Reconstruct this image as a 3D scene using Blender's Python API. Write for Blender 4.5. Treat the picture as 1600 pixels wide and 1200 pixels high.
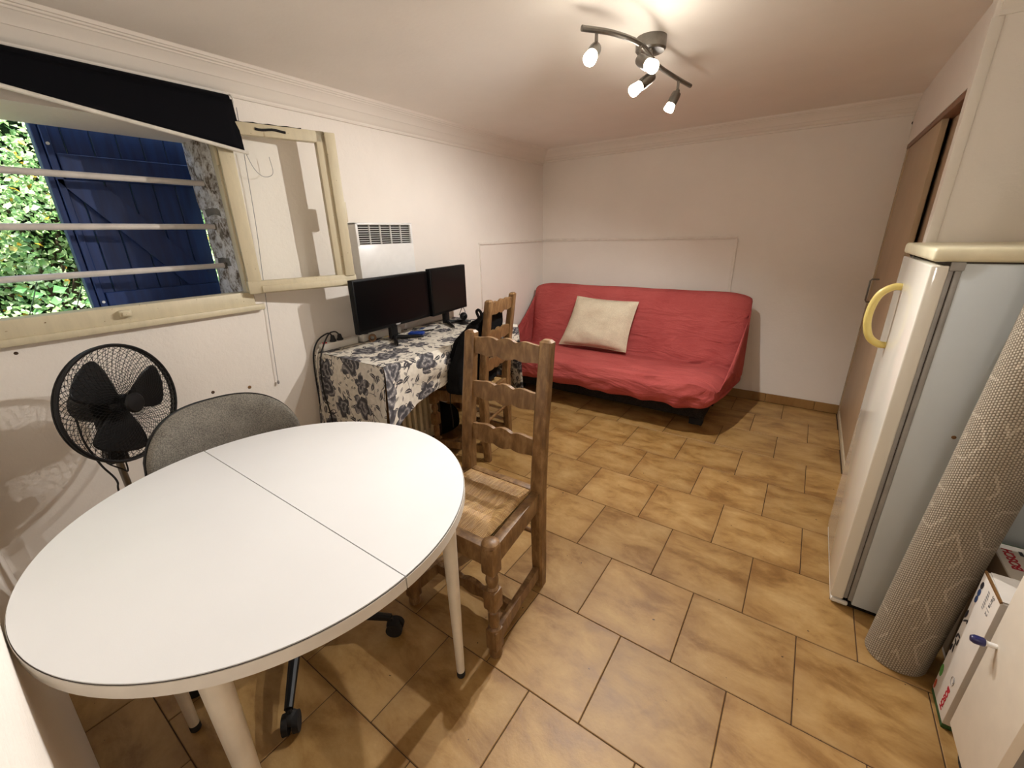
import bpy, bmesh, math, random
from mathutils import Vector, Matrix, Euler, noise
PI = math.pi
rnd = random.Random(7)
for o in list(bpy.data.objects):
    bpy.data.objects.remove(o, do_unlink=True)
SC = bpy.context.scene
COL = SC.collection

# ------------------------------------------------------------------ camera, sky, sun, exposure
cam_d = bpy.data.cameras.new('camera')
cam = bpy.data.objects.new('camera', cam_d)
COL.objects.link(cam)
SC.camera = cam
cam_d.sensor_fit = 'HORIZONTAL'
cam_d.sensor_width = 36.0
cam_d.lens = 650.3 / 1600 * 36.0
cam_d.clip_start = 0.02
YAW, PITCH, ROLL = -0.6137, 0.3459, -0.0243
_f = Vector((math.sin(YAW) * math.cos(PITCH), math.cos(YAW) * math.cos(PITCH), -math.sin(PITCH)))
_r = Vector((math.cos(YAW), -math.sin(YAW), 0))
_u = _r.cross(_f)
_r2 = _r * math.cos(ROLL) + _u * math.sin(ROLL)
_u2 = -_r * math.sin(ROLL) + _u * math.cos(ROLL)
mw = Matrix((_r2, _u2, -_f)).transposed().to_4x4()
mw.translation = (0.9588 * 0.34, -2.2251 * 0.34, 3.9716 * 0.34)
cam.matrix_world = mw

world = bpy.data.worlds.new('daylight')
SC.world = world
world.use_nodes = True
wn = world.node_tree
bg = wn.nodes['Background']
sky = wn.nodes.new('ShaderNodeTexSky')
sky.sky_type = 'NISHITA'
sky.sun_disc = False
sky.sun_elevation = math.radians(58)
sky.sun_rotation = math.radians(120)
sky.air_density = 1.2
sky.dust_density = 2.0
wn.links.new(sky.outputs[0], bg.inputs[0])
bg.inputs[1].default_value = 0.5

sun_d = bpy.data.lights.new('sun', 'SUN')
sun_d.energy = 10.0
sun_d.angle = math.radians(0.6)
sun_d.color = (1.0, 0.95, 0.84)
sun = bpy.data.objects.new('sun', sun_d)
COL.objects.link(sun)
sun.rotation_euler = Vector((-0.42, 0.30, -0.86)).to_track_quat('-Z', 'Y').to_euler()

vs = SC.view_settings
vs.view_transform = 'Standard'
vs.look = 'None'
vs.gamma = 1.0
vs.exposure = 0.6
vs.use_curve_mapping = False
LAMP_W = 28.0          # each halogen spot's beam
SPILL_W = 0.42          # light leaking round each bulb
HALL_W = 6.5           # unseen fill lamp added in the passage behind the viewpoint
LAMP_RGB = (1.0, .975, .945)

# ------------------------------------------------------------------ node helpers
def lin(r, g, b):
    f = lambda c: (c / 255 / 12.92) if c / 255 <= 0.04045 else ((c / 255 + 0.055) / 1.055) ** 2.4
    return (f(r), f(g), f(b), 1.0)

class NT:
    def __init__(s, name):
        s.m = bpy.data.materials.new(name)
        s.m.use_nodes = True
        s.t = s.m.node_tree
        s.b = s.t.nodes['Principled BSDF']
        s.out = s.t.nodes['Material Output']
    def n(s, typ, **kw):
        nd = s.t.nodes.new(typ)
        for k, v in kw.items():
            if k in nd.inputs.keys() if isinstance(k, str) else False:
                pass
            setattr(nd, k, v)
        return nd
    def l(s, a, b):
        s.t.links.new(a, b)
    def val(s, sock, v):
        if hasattr(v, 'is_output') or isinstance(v, bpy.types.NodeSocket):
            s.t.links.new(v, sock)
        else:
            sock.default_value = v
    def math(s, op, a, b=0.0, c=None, clamp=False):
        nd = s.t.nodes.new('ShaderNodeMath')
        nd.operation = op
        nd.use_clamp = clamp
        s.val(nd.inputs[0], a)
        s.val(nd.inputs[1], b)
        if c is not None:
            s.val(nd.inputs[2], c)
        return nd.outputs[0]
    def coord(s, which='Object'):
        return s.t.nodes.new('ShaderNodeTexCoord').outputs[which]
    def mapping(s, vec, scale=(1, 1, 1), loc=(0, 0, 0), rot=(0, 0, 0)):
        nd = s.t.nodes.new('ShaderNodeMapping')
        s.l(vec, nd.inputs[0])
        s.val(nd.inputs['Location'], loc)
        nd.inputs['Rotation'].default_value = rot
        nd.inputs['Scale'].default_value = scale
        return nd.outputs[0]
    def noise(s, vec, scale=5, detail=4, rough=0.55, dist=0.0):
        nd = s.t.nodes.new('ShaderNodeTexNoise')
        if vec is not None:
            s.l(vec, nd.inputs['Vector'])
        nd.inputs['Scale'].default_value = scale
        nd.inputs['Detail'].default_value = detail
        nd.inputs['Roughness'].default_value = rough
        nd.inputs['Distortion'].default_value = dist
        return nd.outputs[0]
    def wave(s, vec, scale=5, dist=0.0, direction='X', detail=2, dscale=1.0, profile='SIN'):
        nd = s.t.nodes.new('ShaderNodeTexWave')
        s.l(vec, nd.inputs['Vector'])
        nd.bands_direction = direction
        nd.wave_profile = profile
        nd.inputs['Scale'].default_value = scale
        nd.inputs['Distortion'].default_value = dist
        nd.inputs['Detail'].default_value = detail
        nd.inputs['Detail Scale'].default_value = dscale
        return nd.outputs['Fac']
    def ramp(s, fac, stops):
        nd = s.t.nodes.new('ShaderNodeValToRGB')
        s.l(fac, nd.inputs[0])
        e = nd.color_ramp.elements
        while len(e) > 1:
            e.remove(e[-1])
        e[0].position, e[0].color = stops[0]
        for p, c in stops[1:]:
            k = e.new(p)
            k.color = c
        return nd.outputs[0]
    def mix(s, fac, a, b, blend='MIX'):
        nd = s.t.nodes.new('ShaderNodeMix')
        nd.data_type = 'RGBA'
        nd.blend_type = blend
        s.val(nd.inputs[0], fac)
        s.val(nd.inputs[6], a)
        s.val(nd.inputs[7], b)
        return nd.outputs[2]
    def bump(s, h, strength=0.3, dist=0.01, prev=None):
        nd = s.t.nodes.new('ShaderNodeBump')
        nd.inputs['Strength'].default_value = strength
        nd.inputs['Distance'].default_value = dist
        s.l(h, nd.inputs['Height'])
        if prev is not None:
            s.l(prev, nd.inputs['Normal'])
        return nd.outputs[0]
    def fin(s, color=None, rough=0.6, normal=None, metallic=0.0, **kw):
        if color is not None:
            s.val(s.b.inputs['Base Color'], color)
        s.val(s.b.inputs['Roughness'], rough)
        s.val(s.b.inputs['Metallic'], metallic)
        if normal is not None:
            s.l(normal, s.b.inputs['Normal'])
        for k, v in kw.items():
            s.val(s.b.inputs[k.replace('_', ' ')], v)
        return s.m

def plain(name, rgb, rough=0.5, metallic=0.0, vary=0.12, scale=20, bump=0.0, bscale=200, bdist=0.002, spec=0.5):
    t = NT(name)
    c = lin(*rgb)
    co = t.coord()
    nz = t.noise(co, scale, 4)
    d = tuple(x * (1 - vary) for x in c[:3]) + (1,)
    h = tuple(min(1, x * (1 + vary)) for x in c[:3]) + (1,)
    col = t.ramp(nz, [(0.3, d), (0.7, h)])
    nrm = None
    if bump:
        nrm = t.bump(t.noise(co, bscale, 3), bump, bdist)
    return t.fin(col, rough, nrm, metallic, Specular_IOR_Level=spec)

MAT = {}
def wall_mat(name, rgb, bumpy=0.5):
    t = NT(name)
    co = t.coord()
    c = lin(*rgb)
    big = t.noise(co, 1.6, 5, 0.6)
    col = t.ramp(big, [(0.3, tuple(x * 0.93 for x in c[:3]) + (1,)), (0.7, c)])
    n1 = t.noise(co, 60, 4, 0.6)
    n2 = t.noise(co, 9, 3, 0.5)
    nb = t.bump(n2, bumpy * 0.5, 0.01)
    nb = t.bump(n1, bumpy, 0.003, nb)
    return t.fin(col, 0.75, nb)
MAT['wall'] = wall_mat('wall_plaster', (238, 230, 220))
MAT['ceiling'] = wall_mat('ceiling_paint', (242, 235, 226), 0.15)
MAT['crown'] = wall_mat('moulding_paint', (234, 226, 215), 0.05)
MAT['trunk'] = plain('trunking_plastic', (228, 219, 208), 0.5, vary=0.06)

# cream window paint with brown wear
def cream_mat(name, rgb):
    t = NT(name)
    co = t.coord()
    c = lin(*rgb)
    st = t.noise(t.mapping(co, (14, 14, 3)), 2.2, 6, 0.65)
    col = t.ramp(st, [(0.24, lin(164, 138, 98)), (0.34, tuple(x * 0.90 for x in c[:3]) + (1,)), (0.6, c)])
    sp = t.noise(co, 90, 2)
    col = t.mix(t.math('GREATER_THAN', sp, 0.74), col, lin(110, 84, 52))
    return t.fin(col, 0.5, t.bump(st, 0.2, 0.003))
MAT['cream'] = cream_mat('cream_window_paint', (206, 194, 164))
MAT['frame_dark'] = plain('dark_gap', (52, 42, 34), 0.8)
MAT['black_strip'] = plain('black_foam', (22, 20, 19), 0.9)

# floor tile
def tile_mat():
    t = NT('beige_floor_tile')
    oi = t.t.nodes.new('ShaderNodeObjectInfo')
    off = t.math('MULTIPLY', oi.outputs['Random'], 37.0)
    cmb = t.t.nodes.new('ShaderNodeCombineXYZ')
    t.l(off, cmb.inputs[0]); t.l(t.math('MULTIPLY', off, 0.37), cmb.inputs[1])
    va = t.t.nodes.new('ShaderNodeVectorMath'); va.operation = 'ADD'
    t.l(t.coord(), va.inputs[0]); t.l(cmb.outputs[0], va.inputs[1])
    v = va.outputs[0]
    st = t.noise(t.mapping(v, (4.6, 8.5, 1), rot=(0, 0, 0.3)), 1.0, 6, 0.64, 0.3)
    col = t.ramp(st, [(0.24, lin(108, 74, 34)), (0.38, lin(142, 104, 54)), (0.50, lin(170, 133, 78)), (0.68, lin(190, 156, 102))])
    # the glaze is browner towards the edge of each tile
    so = t.t.nodes.new('ShaderNodeSeparateXYZ'); t.l(t.coord(), so.inputs[0])
    ed = t.math('MAXIMUM', t.math('ABSOLUTE', so.outputs[0]), t.math('ABSOLUTE', so.outputs[1]))
    ed = t.math('ADD', ed, t.math('MULTIPLY', t.math('SUBTRACT', t.noise(v, 9, 3), 0.5), 0.09))
    em = t.math('MULTIPLY', t.math('SUBTRACT', ed, 0.105), 9.0, clamp=True)
    col = t.mix(t.math('MULTIPLY', em, 0.55), col, lin(130, 92, 48))
    fine = t.noise(v, 70, 4, 0.7)
    col = t.mix(t.math('MULTIPLY', t.math('SUBTRACT', fine, 0.3), 0.35), col, lin(140, 104, 60))
    tone = t.math('ADD', t.math('MULTIPLY', oi.outputs['Random'], 0.14), 0.92)
    cb = t.t.nodes.new('ShaderNodeCombineColor')
    for i in range(3):
        t.l(tone, cb.inputs[i])
    col = t.mix(1.0, col, cb.outputs[0], 'MULTIPLY')
    sp = t.noise(v, 42, 1)
    col = t.mix(t.math('GREATER_THAN', sp, 0.79), col, lin(70, 48, 26))
    nb = t.bump(t.noise(v, 130, 4, 0.6), 0.22, 0.002)
    nb = t.bump(t.noise(v, 14, 3), 0.15, 0.006, nb)
    rg = t.math('ADD', t.math('MULTIPLY', st, 0.25), 0.34)
    return t.fin(col, rg, nb)
MAT['tile'] = tile_mat()
MAT['grout'] = plain('dark_grout', (72, 52, 34), 0.9, vary=0.25, scale=8)

# chair wood
def wood_mat(name, dark, mid, light, rough=0.45):
    t = NT(name)
    co = t.coord()
    g = t.noise(t.mapping(co, (26, 26, 9)), 1.6, 6, 0.62, 0.3)
    big = t.noise(co, 6, 3)
    col = t.ramp(g, [(0.25, lin(*dark)), (0.5, lin(*mid)), (0.75, lin(*light))])
    col = t.mix(t.math('MULTIPLY', big, 0.5), col, lin(*dark))
    return t.fin(col, rough, t.bump(g, 0.25, 0.002))
MAT['wood'] = wood_mat('oak_stain', (84, 57, 31), (130, 96, 58), (172, 138, 94))

def rush_mat(name, direction):
    t = NT(name)
    co = t.coord()
    so = t.t.nodes.new('ShaderNodeSeparateXYZ'); t.l(co, so.inputs[0])
    a = so.outputs[1] if direction == 'X' else so.outputs[0]      # across the strands
    wob = t.noise(co, 16, 2)
    strand = t.math('ABSOLUTE', t.math('SINE', t.math('ADD', t.math('MULTIPLY', a, 620.0), t.math('MULTIPLY', wob, 2.5))))
    tone = t.noise(t.mapping(co, (7, 150, 1) if direction == 'X' else (150, 7, 1)), 1.0, 2, 0.5)
    brk = t.noise(t.mapping(co, (45, 260, 1) if direction == 'X' else (260, 45, 1)), 1.0, 2, 0.5)
    h = t.math('ADD', t.math('MULTIPLY', strand, 0.38), t.math('ADD', t.math('MULTIPLY', tone, 0.45), t.math('MULTIPLY', brk, 0.30)))
    col = t.ramp(h, [(0.30, lin(92, 60, 28)), (0.50, lin(146, 106, 58)), (0.66, lin(180, 140, 86)), (0.82, lin(212, 178, 122))])
    return t.fin(col, 0.42, t.bump(h, 0.8, 0.004))
MAT['rush_x'] = rush_mat('rush_strands_across', 'X')
MAT['rush_y'] = rush_mat('rush_strands_along', 'Y')

MAT['white_top'] = plain('white_laminate', (212, 211, 210), 0.35, vary=0.02, scale=4, bump=0.04, bscale=400)
MAT['white_edge'] = plain('white_edge_band', (206, 198, 186), 0.45, vary=0.05)
MAT['white_leg'] = plain('white_painted_leg', (214, 203, 184), 0.45, vary=0.08, scale=12)
MAT['rubber'] = plain('black_rubber', (24, 22, 22), 0.75)
MAT['black_plastic'] = plain('black_plastic', (12, 11, 12), 0.45, spec=.35)
MAT['screen'] = plain('monitor_screen', (4, 4, 5), 0.3, vary=0.0, spec=.2)
MAT['screen_frame'] = plain('monitor_bezel', (7, 7, 8), 0.5, spec=.2)
MAT['white_plastic'] = plain('white_plastic', (226, 222, 214), 0.4, vary=0.03)
MAT['white_metal'] = plain('white_enamel', (228, 226, 222), 0.35, vary=0.03)
MAT['slot'] = plain('slot_dark', (44, 38, 32), 0.9)
MAT['red'] = plain('red_plastic', (190, 24, 34), 0.4)
MAT['steel'] = plain('brushed_steel', (128, 124, 118), 0.32, 1.0, vary=0.1, scale=40)
MAT['blue_plastic'] = plain('blue_plastic', (20, 60, 150), 0.35)
MAT['navy_plastic'] = plain('navy_cap', (30, 30, 84), 0.3)

def fabric_mat(name, c1, c2, scale=260, rough=0.95, strength=0.5, dist=0.002):
    t = NT(name)
    co = t.coord()
    n1 = t.noise(co, scale, 3, 0.7)
    n2 = t.noise(co, 12, 3)
    f = t.math('ADD', t.math('MULTIPLY', n1, 0.8), t.math('MULTIPLY', n2, 0.25))
    col = t.ramp(f, [(0.35, lin(*c1)), (0.7, lin(*c2))])
    return t.fin(col, rough, t.bump(n1, strength, dist), Specular_IOR_Level=0.12)
MAT['grey_fabric'] = fabric_mat('grey_wool_fabric', (72, 69, 63), (138, 132, 122), 300)
MAT['black_fabric'] = fabric_mat('black_cloth', (8, 8, 9), (26, 25, 26), 200)
def cover_mat():
    t = NT('red_cotton_cover')
    co = t.coord()
    n1 = t.noise(co, 420, 3, 0.7)
    f = t.math('ADD', t.math('MULTIPLY', n1, 0.7), t.math('MULTIPLY', t.noise(co, 5, 3), 0.35))
    col = t.ramp(f, [(0.35, lin(156, 66, 65)), (0.7, lin(190, 96, 91))])
    # crumpled cotton: long shallow ridges, mostly along the sofa
    r1 = t.math('ABSOLUTE', t.math('SUBTRACT', t.noise(t.mapping(co, (2.2, 9, 8), rot=(0, .18, .22)), 1.0, 4, 0.55, 0.8), 0.5))
    r2 = t.math('ABSOLUTE', t.math('SUBTRACT', t.noise(t.mapping(co, (5, 13, 13), rot=(0, -.35, -.3)), 1.0, 3, 0.55, 0.5), 0.5))
    nb = t.bump(r1, 0.9, -0.035)
    nb = t.bump(r2, 0.7, -0.014, nb)
    nb = t.bump(n1, 0.2, 0.001, nb)
    return t.fin(col, 0.9, nb, Specular_IOR_Level=0.12)
MAT['red_cover'] = cover_mat()
MAT['charcoal'] = fabric_mat('charcoal_felt', (30, 27, 26), (60, 54, 50), 160)
MAT['cushion'] = fabric_mat('ecru_linen', (188, 173, 148), (226, 213, 188), 220, 0.95, 0.4)
MAT['blind'] = fabric_mat('navy_blackout', (3, 3, 7), (6, 6, 12), 500, 0.8, 0.15)
MAT['blind_bar'] = plain('white_hem_bar', (214, 208, 196), 0.4)
MAT['bar_white'] = plain('white_bar_paint', (206, 198, 190), 0.35, vary=0.12, scale=14)

def blue_mat():
    t = NT('blue_shutter_paint')
    co = t.coord()
    g = t.noise(t.mapping(co, (20, 30, 3)), 1.5, 5)
    col = t.ramp(g, [(0.3, lin(11, 34, 80)), (0.7, lin(18, 50, 108))])
    return t.fin(col, 0.5, t.bump(g, 0.2, 0.003))
MAT['blue'] = blue_mat()

def stone_mat():
    t = NT('limewashed_stone')
    co = t.coord()
    n1 = t.noise(co, 16, 6, 0.7, 0.6)
    n2 = t.noise(co, 60, 4, 0.7)
    f = t.math('ADD', t.math('MULTIPLY', n1, 0.75), t.math('MULTIPLY', n2, 0.3))
    col = t.ramp(f, [(0.36, lin(52, 40, 30)), (0.44, lin(104, 88, 70)), (0.50, lin(168, 158, 146)), (0.57, lin(212, 207, 200)), (0.8, lin(226, 220, 212))])
    return t.fin(col, 0.9, t.bump(f, 0.8, 0.01))
MAT['stone'] = stone_mat()
MAT['mortar'] = plain('grey_mortar', (112, 104, 92), 0.95, vary=0.35, scale=14, bump=0.6, bscale=60, bdist=0.006)

def leaf_mat(name, cols):
    t = NT(name)
    gi = t.t.nodes.new('ShaderNodeNewGeometry')
    r = gi.outputs['Random Per Island']
    col = t.ramp(r, cols)
    t.b.inputs['Subsurface Weight'].default_value = 0.0
    m = t.fin(col, 0.4)
    tr = t.t.nodes.new('ShaderNodeBsdfTranslucent')
    t.l(col, tr.inputs[0])
    mx = t.t.nodes.new('ShaderNodeMixShader')
    mx.inputs[0].default_value = 0.3
    t.l(t.b.outputs[0], mx.inputs[1]); t.l(tr.outputs[0], mx.inputs[2])
    t.l(mx.outputs[0], t.out.inputs[0])
    return m
MAT['leaf'] = leaf_mat('hedge_leaves', [(0.0, lin(92, 132, 78)), (0.35, lin(140, 180, 112)), (0.7, lin(190, 216, 152)), (0.965, lin(230, 240, 206)), (0.975, lin(236, 196, 70)), (1.0, lin(230, 170, 50))])
MAT['vine_leaf'] = leaf_mat('vine_leaves', [(0.0, lin(70, 130, 70)), (1.0, lin(130, 180, 110))])
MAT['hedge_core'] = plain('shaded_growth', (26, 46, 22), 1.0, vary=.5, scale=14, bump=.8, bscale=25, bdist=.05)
MAT['stem'] = plain('hedge_stem', (60, 48, 30), 0.9)
MAT['earth'] = plain('earth', (84, 76, 54), 1.0, vary=0.3, scale=6, bump=0.5, bscale=30)

def glass_mat():
    t = NT('window_glass')
    gl = t.t.nodes.new('ShaderNodeBsdfGlossy'); gl.inputs['Roughness'].default_value = 0.02
    tr = t.t.nodes.new('ShaderNodeBsdfTransparent'); tr.inputs[0].default_value = (0.99, 0.995, 0.99, 1)
    fr = t.t.nodes.new('ShaderNodeFresnel'); fr.inputs[0].default_value = 1.14
    mx = t.t.nodes.new('ShaderNodeMixShader')
    t.l(fr.outputs[0], mx.inputs[0]); t.l(tr.outputs[0], mx.inputs[1]); t.l(gl.outputs[0], mx.inputs[2])
    t.l(mx.outputs[0], t.out.inputs[0])
    return t.m
MAT['glass'] = glass_mat()

MAT['fridge'] = plain('fridge_door_enamel', (226, 221, 208), 0.07, vary=0.02, scale=3)
MAT['fridge_side'] = plain('fridge_side_panel', (196, 203, 206), 0.5, vary=0.04, scale=4, bump=0.08, bscale=500)
MAT['fridge_trim'] = plain('aged_cream_plastic', (218, 209, 178), 0.4, vary=0.06)
MAT['gasket'] = plain('grey_gasket', (150, 147, 142), 0.6)
MAT['handle_yellow'] = plain('yellowed_plastic', (226, 206, 124), 0.35, vary=0.05)
MAT['wardrobe'] = plain('beige_wardrobe_laminate', (182, 158, 128), 0.5, vary=0.05, scale=6)
MAT['wardrobe_trim'] = plain('brown_wardrobe_trim', (128, 92, 68), 0.5)
MAT['carton'] = plain('white_carton', (222, 214, 204), 0.6, vary=0.06, scale=8)
MAT['carton_brown'] = plain('brown_carton', (142, 122, 98), 0.8, vary=0.12)
MAT['print_red'] = plain('red_print', (178, 22, 44), 0.6)
MAT['print_dark'] = plain('dark_print', (34, 34, 44), 0.6)
MAT['print_blue'] = plain('blue_print', (44, 74, 124), 0.6)
MAT['print_grey'] = plain('grey_print', (150, 146, 144), 0.6)
MAT['print_green'] = plain('green_print', (92, 150, 68), 0.6)
MAT['print_orange'] = plain('orange_print', (176, 72, 38), 0.6)
MAT['edge_green'] = plain('green_carton_edge', (44, 84, 40), 0.6, vary=0.3)
MAT['edge_blue'] = plain('blue_carton_edge', (66, 96, 122), 0.6, vary=0.3)
MAT['cabinet'] = plain('white_cabinet_paint', (222, 211, 194), 0.5, vary=0.03)
MAT['cabinet_shaded'] = plain('cabinet_side_shade_grey', (128, 122, 116), 0.7)  # near side of the white cabinet, its shade put into this grey
MAT['radiator'] = plain('cream_radiator', (198, 186, 158), 0.45)
MAT['baseboard'] = plain('cream_skirting', (198, 182, 152), 0.6, vary=0.1)
MAT['brown'] = plain('brown_tape', (120, 84, 44), 0.5)
MAT['cable_white'] = plain('white_cable', (206, 198, 186), 0.5)

def rug_mat():
    t = NT('woven_rug')
    uv = t.coord('UV')
    sp = t.t.nodes.new('ShaderNodeSeparateXYZ'); t.l(uv, sp.inputs[0])
    u, v = sp.outputs[0], sp.outputs[1]
    # tight knotted weave, rows across and along
    w1 = t.math('ABSOLUTE', t.math('SINE', t.math('MULTIPLY', u, 480.0)))
    w2 = t.math('ABSOLUTE', t.math('SINE', t.math('ADD', t.math('MULTIPLY', v, 400.0), t.math('MULTIPLY', t.math('GREATER_THAN', t.math('SINE', t.math('MULTIPLY', u, 480.0)), 0.0), 1.57))))
    weave = t.math('MULTIPLY', w1, w2)
    # raised outline pattern: stepped hexagons and broken meander lines
    gu, gv = t.math('MULTIPLY', u, 5.9), t.math('MULTIPLY', v, 4.4)
    fu = t.math('ABSOLUTE', t.math('SUBTRACT', t.math('FRACT', gu), 0.5))
    fv = t.math('ABSOLUTE', t.math('SUBTRACT', t.math('FRACT', gv), 0.5))
    hx = t.math('MAXIMUM', fv, t.math('ADD', t.math('MULTIPLY', fu, 0.86), t.math('MULTIPLY', fv, 0.5)))
    ring = t.math('FRACT', t.math('MULTIPLY', hx, 4.0))
    line = t.math('LESS_THAN', ring, 0.14)
    brk = t.noise(uv, 9.0, 1)
    line = t.math('MULTIPLY', line, t.math('GREATER_THAN', brk, 0.50))
    n = t.noise(uv, 160, 3, 0.7)
    h = t.math('ADD', t.math('MULTIPLY', weave, 0.55), t.math('MULTIPLY', line, 0.16))
    h2 = t.math('ADD', h, t.math('MULTIPLY', n, 0.30))
    col = t.ramp(h2, [(0.15, lin(104, 93, 78)), (0.42, lin(160, 147, 128)), (0.9, lin(204, 192, 172))])
    return t.fin(col, 0.95, t.bump(h2, 0.7, 0.004))
MAT['rug'] = rug_mat()

def floral_mat():
    t = NT('floral_tablecloth')
    uv = t.coord('UV')
    def flowers(scale, R, petals, seed):
        v = t.mapping(uv, (1, 1, 1), (seed, seed * 0.7, 0))
        vo = t.t.nodes.new('ShaderNodeTexVoronoi'); vo.voronoi_dimensions = '2D'
        vo.inputs['Scale'].default_value = scale; vo.inputs['Randomness'].default_value = 0.75
        t.l(v, vo.inputs['Vector'])
        sub = t.t.nodes.new('ShaderNodeVectorMath'); sub.operation = 'SUBTRACT'
        t.l(v, sub.inputs[0]); t.l(vo.outputs['Position'], sub.inputs[1])
        s = t.t.nodes.new('ShaderNodeSeparateXYZ'); t.l(sub.outputs[0], s.inputs[0])
        cs = t.t.nodes.new('ShaderNodeSeparateXYZ'); t.l(vo.outputs['Color'], cs.inputs[0])
        return v, s.outputs[0], s.outputs[1], cs.outputs[0], cs.outputs[1]
    v, x, y, c0, c1 = flowers(5.6, 0.05, 5, 3.0)
    r = t.math('SQRT', t.math('ADD', t.math('MULTIPLY', x, x), t.math('MULTIPLY', y, y)))
    ang = t.math('ADD', t.math('ARCTAN2', y, x), t.math('MULTIPLY', c0, 6.28))
    wob = t.noise(v, 22, 2)
    pet = t.math('ABSOLUTE', t.math('SINE', t.math('ADD', t.math('MULTIPLY', ang, 2.5), t.math('MULTIPLY', wob, 1.5))))
    R = t.math('MULTIPLY', t.math('ADD', t.math('MULTIPLY', pet, 0.032), 0.054), t.math('ADD', t.math('MULTIPLY', c1, 0.4), 0.75))
    fl = t.math('LESS_THAN', t.math('ADD', r, t.math('MULTIPLY', wob, 0.012)), R)
    # petal shading print
    ringv = t.math('ADD', t.math('MULTIPLY', r, 150.0), t.math('ADD', t.math('MULTIPLY', t.math('SINE', t.math('MULTIPLY', ang, 2.5)), 1.6), t.math('MULTIPLY', wob, 9.0)))
    shade = t.math('ADD', t.math('MULTIPLY', t.math('SINE', ringv), 0.5), 0.5)
    fine = t.noise(v, 120, 3, 0.7)
    shade = t.math('ADD', t.math('MULTIPLY', shade, 0.55), t.math('MULTIPLY', fine, 0.6))
    fcol = t.ramp(shade, [(0.25, lin(52, 50, 54)), (0.6, lin(84, 82, 86)), (0.82, lin(130, 126, 126)), (0.95, lin(192, 186, 176))])
    def leaves(scale, a, b, seed, prob):
        v, x, y, c0, c1 = flowers(scale, 0, 0, seed)
        th = t.math('MULTIPLY', c0, 6.28)
        ct, st = t.math('COSINE', th), t.math('SINE', th)
        lx = t.math('ADD', t.math('MULTIPLY', x, ct), t.math('MULTIPLY', y, st))
        ly = t.math('SUBTRACT', t.math('MULTIPLY', y, ct), t.math('MULTIPLY', x, st))
        ly = t.math('ADD', ly, t.math('MULTIPLY', t.math('MULTIPLY', lx, lx), 6.0))
        ex = t.math('POWER', t.math('ABSOLUTE', t.math('DIVIDE', lx, a)), 1.6)
        ey = t.math('ABSOLUTE', t.math('DIVIDE', ly, b))
        inside = t.math('LESS_THAN', t.math('ADD', ex, ey), 1.0)
        vein = t.math('GREATER_THAN', t.math('ABSOLUTE', ly), 0.0012)
        return t.math('MULTIPLY', t.math('MULTIPLY', inside, vein), t.math('GREATER_THAN', c1, prob))
    lf = leaves(15.0, 0.030, 0.011, 7.0, 0.35)
    lf2 = leaves(26.0, 0.016, 0.005, 12.0, 0.35)
    sn = t.noise(uv, 7.0, 1, 0.5, 0.8)
    stem = t.math('LESS_THAN', t.math('ABSOLUTE', t.math('SUBTRACT', sn, 0.5)), 0.006)
    lm = t.math('MAXIMUM', t.math('MAXIMUM', lf, lf2), stem)
    base = t.ramp(t.noise(uv, 40, 2), [(0.3, lin(206, 198, 184)), (0.7, lin(224, 217, 204))])
    col = t.mix(lm, base, lin(66, 63, 66))
    col = t.mix(fl, col, fcol)
    wv = t.noise(uv, 500, 2)
    return t.fin(col, 0.8, t.bump(wv, 0.15, 0.001))
MAT['floral'] = floral_mat()

def emit_mat(name, rgb, s):
    t = NT(name)
    t.b.inputs['Base Color'].default_value = (1, 1, 1, 1)
    t.b.inputs['Emission Color'].default_value = (*rgb, 1)
    t.b.inputs['Emission Strength'].default_value = s
    return t.m
MAT['globe'] = emit_mat('lit_globe', (1.0, .95, .88), 3.0)
MAT['bulb'] = emit_mat('lit_bulb', (1.0, 0.9, 0.72), 25.0)

# ------------------------------------------------------------------ object helpers
ROOTM = {}
def tag(o, label=None, cat=None, group=None, kind=None):
    if label: o['label'] = label
    if cat: o['category'] = cat
    if group: o['group'] = group
    if kind: o['kind'] = kind
    return o

def thing(name, label, cat, loc=(0, 0, 0), rotz=0.0, group=None, kind=None):
    o = bpy.data.objects.new(name, None)
    COL.objects.link(o)
    o.empty_display_size = 0.1
    o.location = loc
    o.rotation_euler = (0, 0, rotz)
    ROOTM[o.name] = Matrix.Translation(loc) @ Matrix.Rotation(rotz, 4, 'Z')
    return tag(o, label, cat, group, kind)

def frame_from(z, up=Vector((0, 0, 1))):
    z = Vector(z).normalized()
    x = up.cross(z)
    if x.length < 1e-4:
        x = Vector((1, 0, 0)).cross(z)
    x.normalize()
    y = z.cross(x)
    return Matrix((x, y, z)).transposed()

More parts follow.
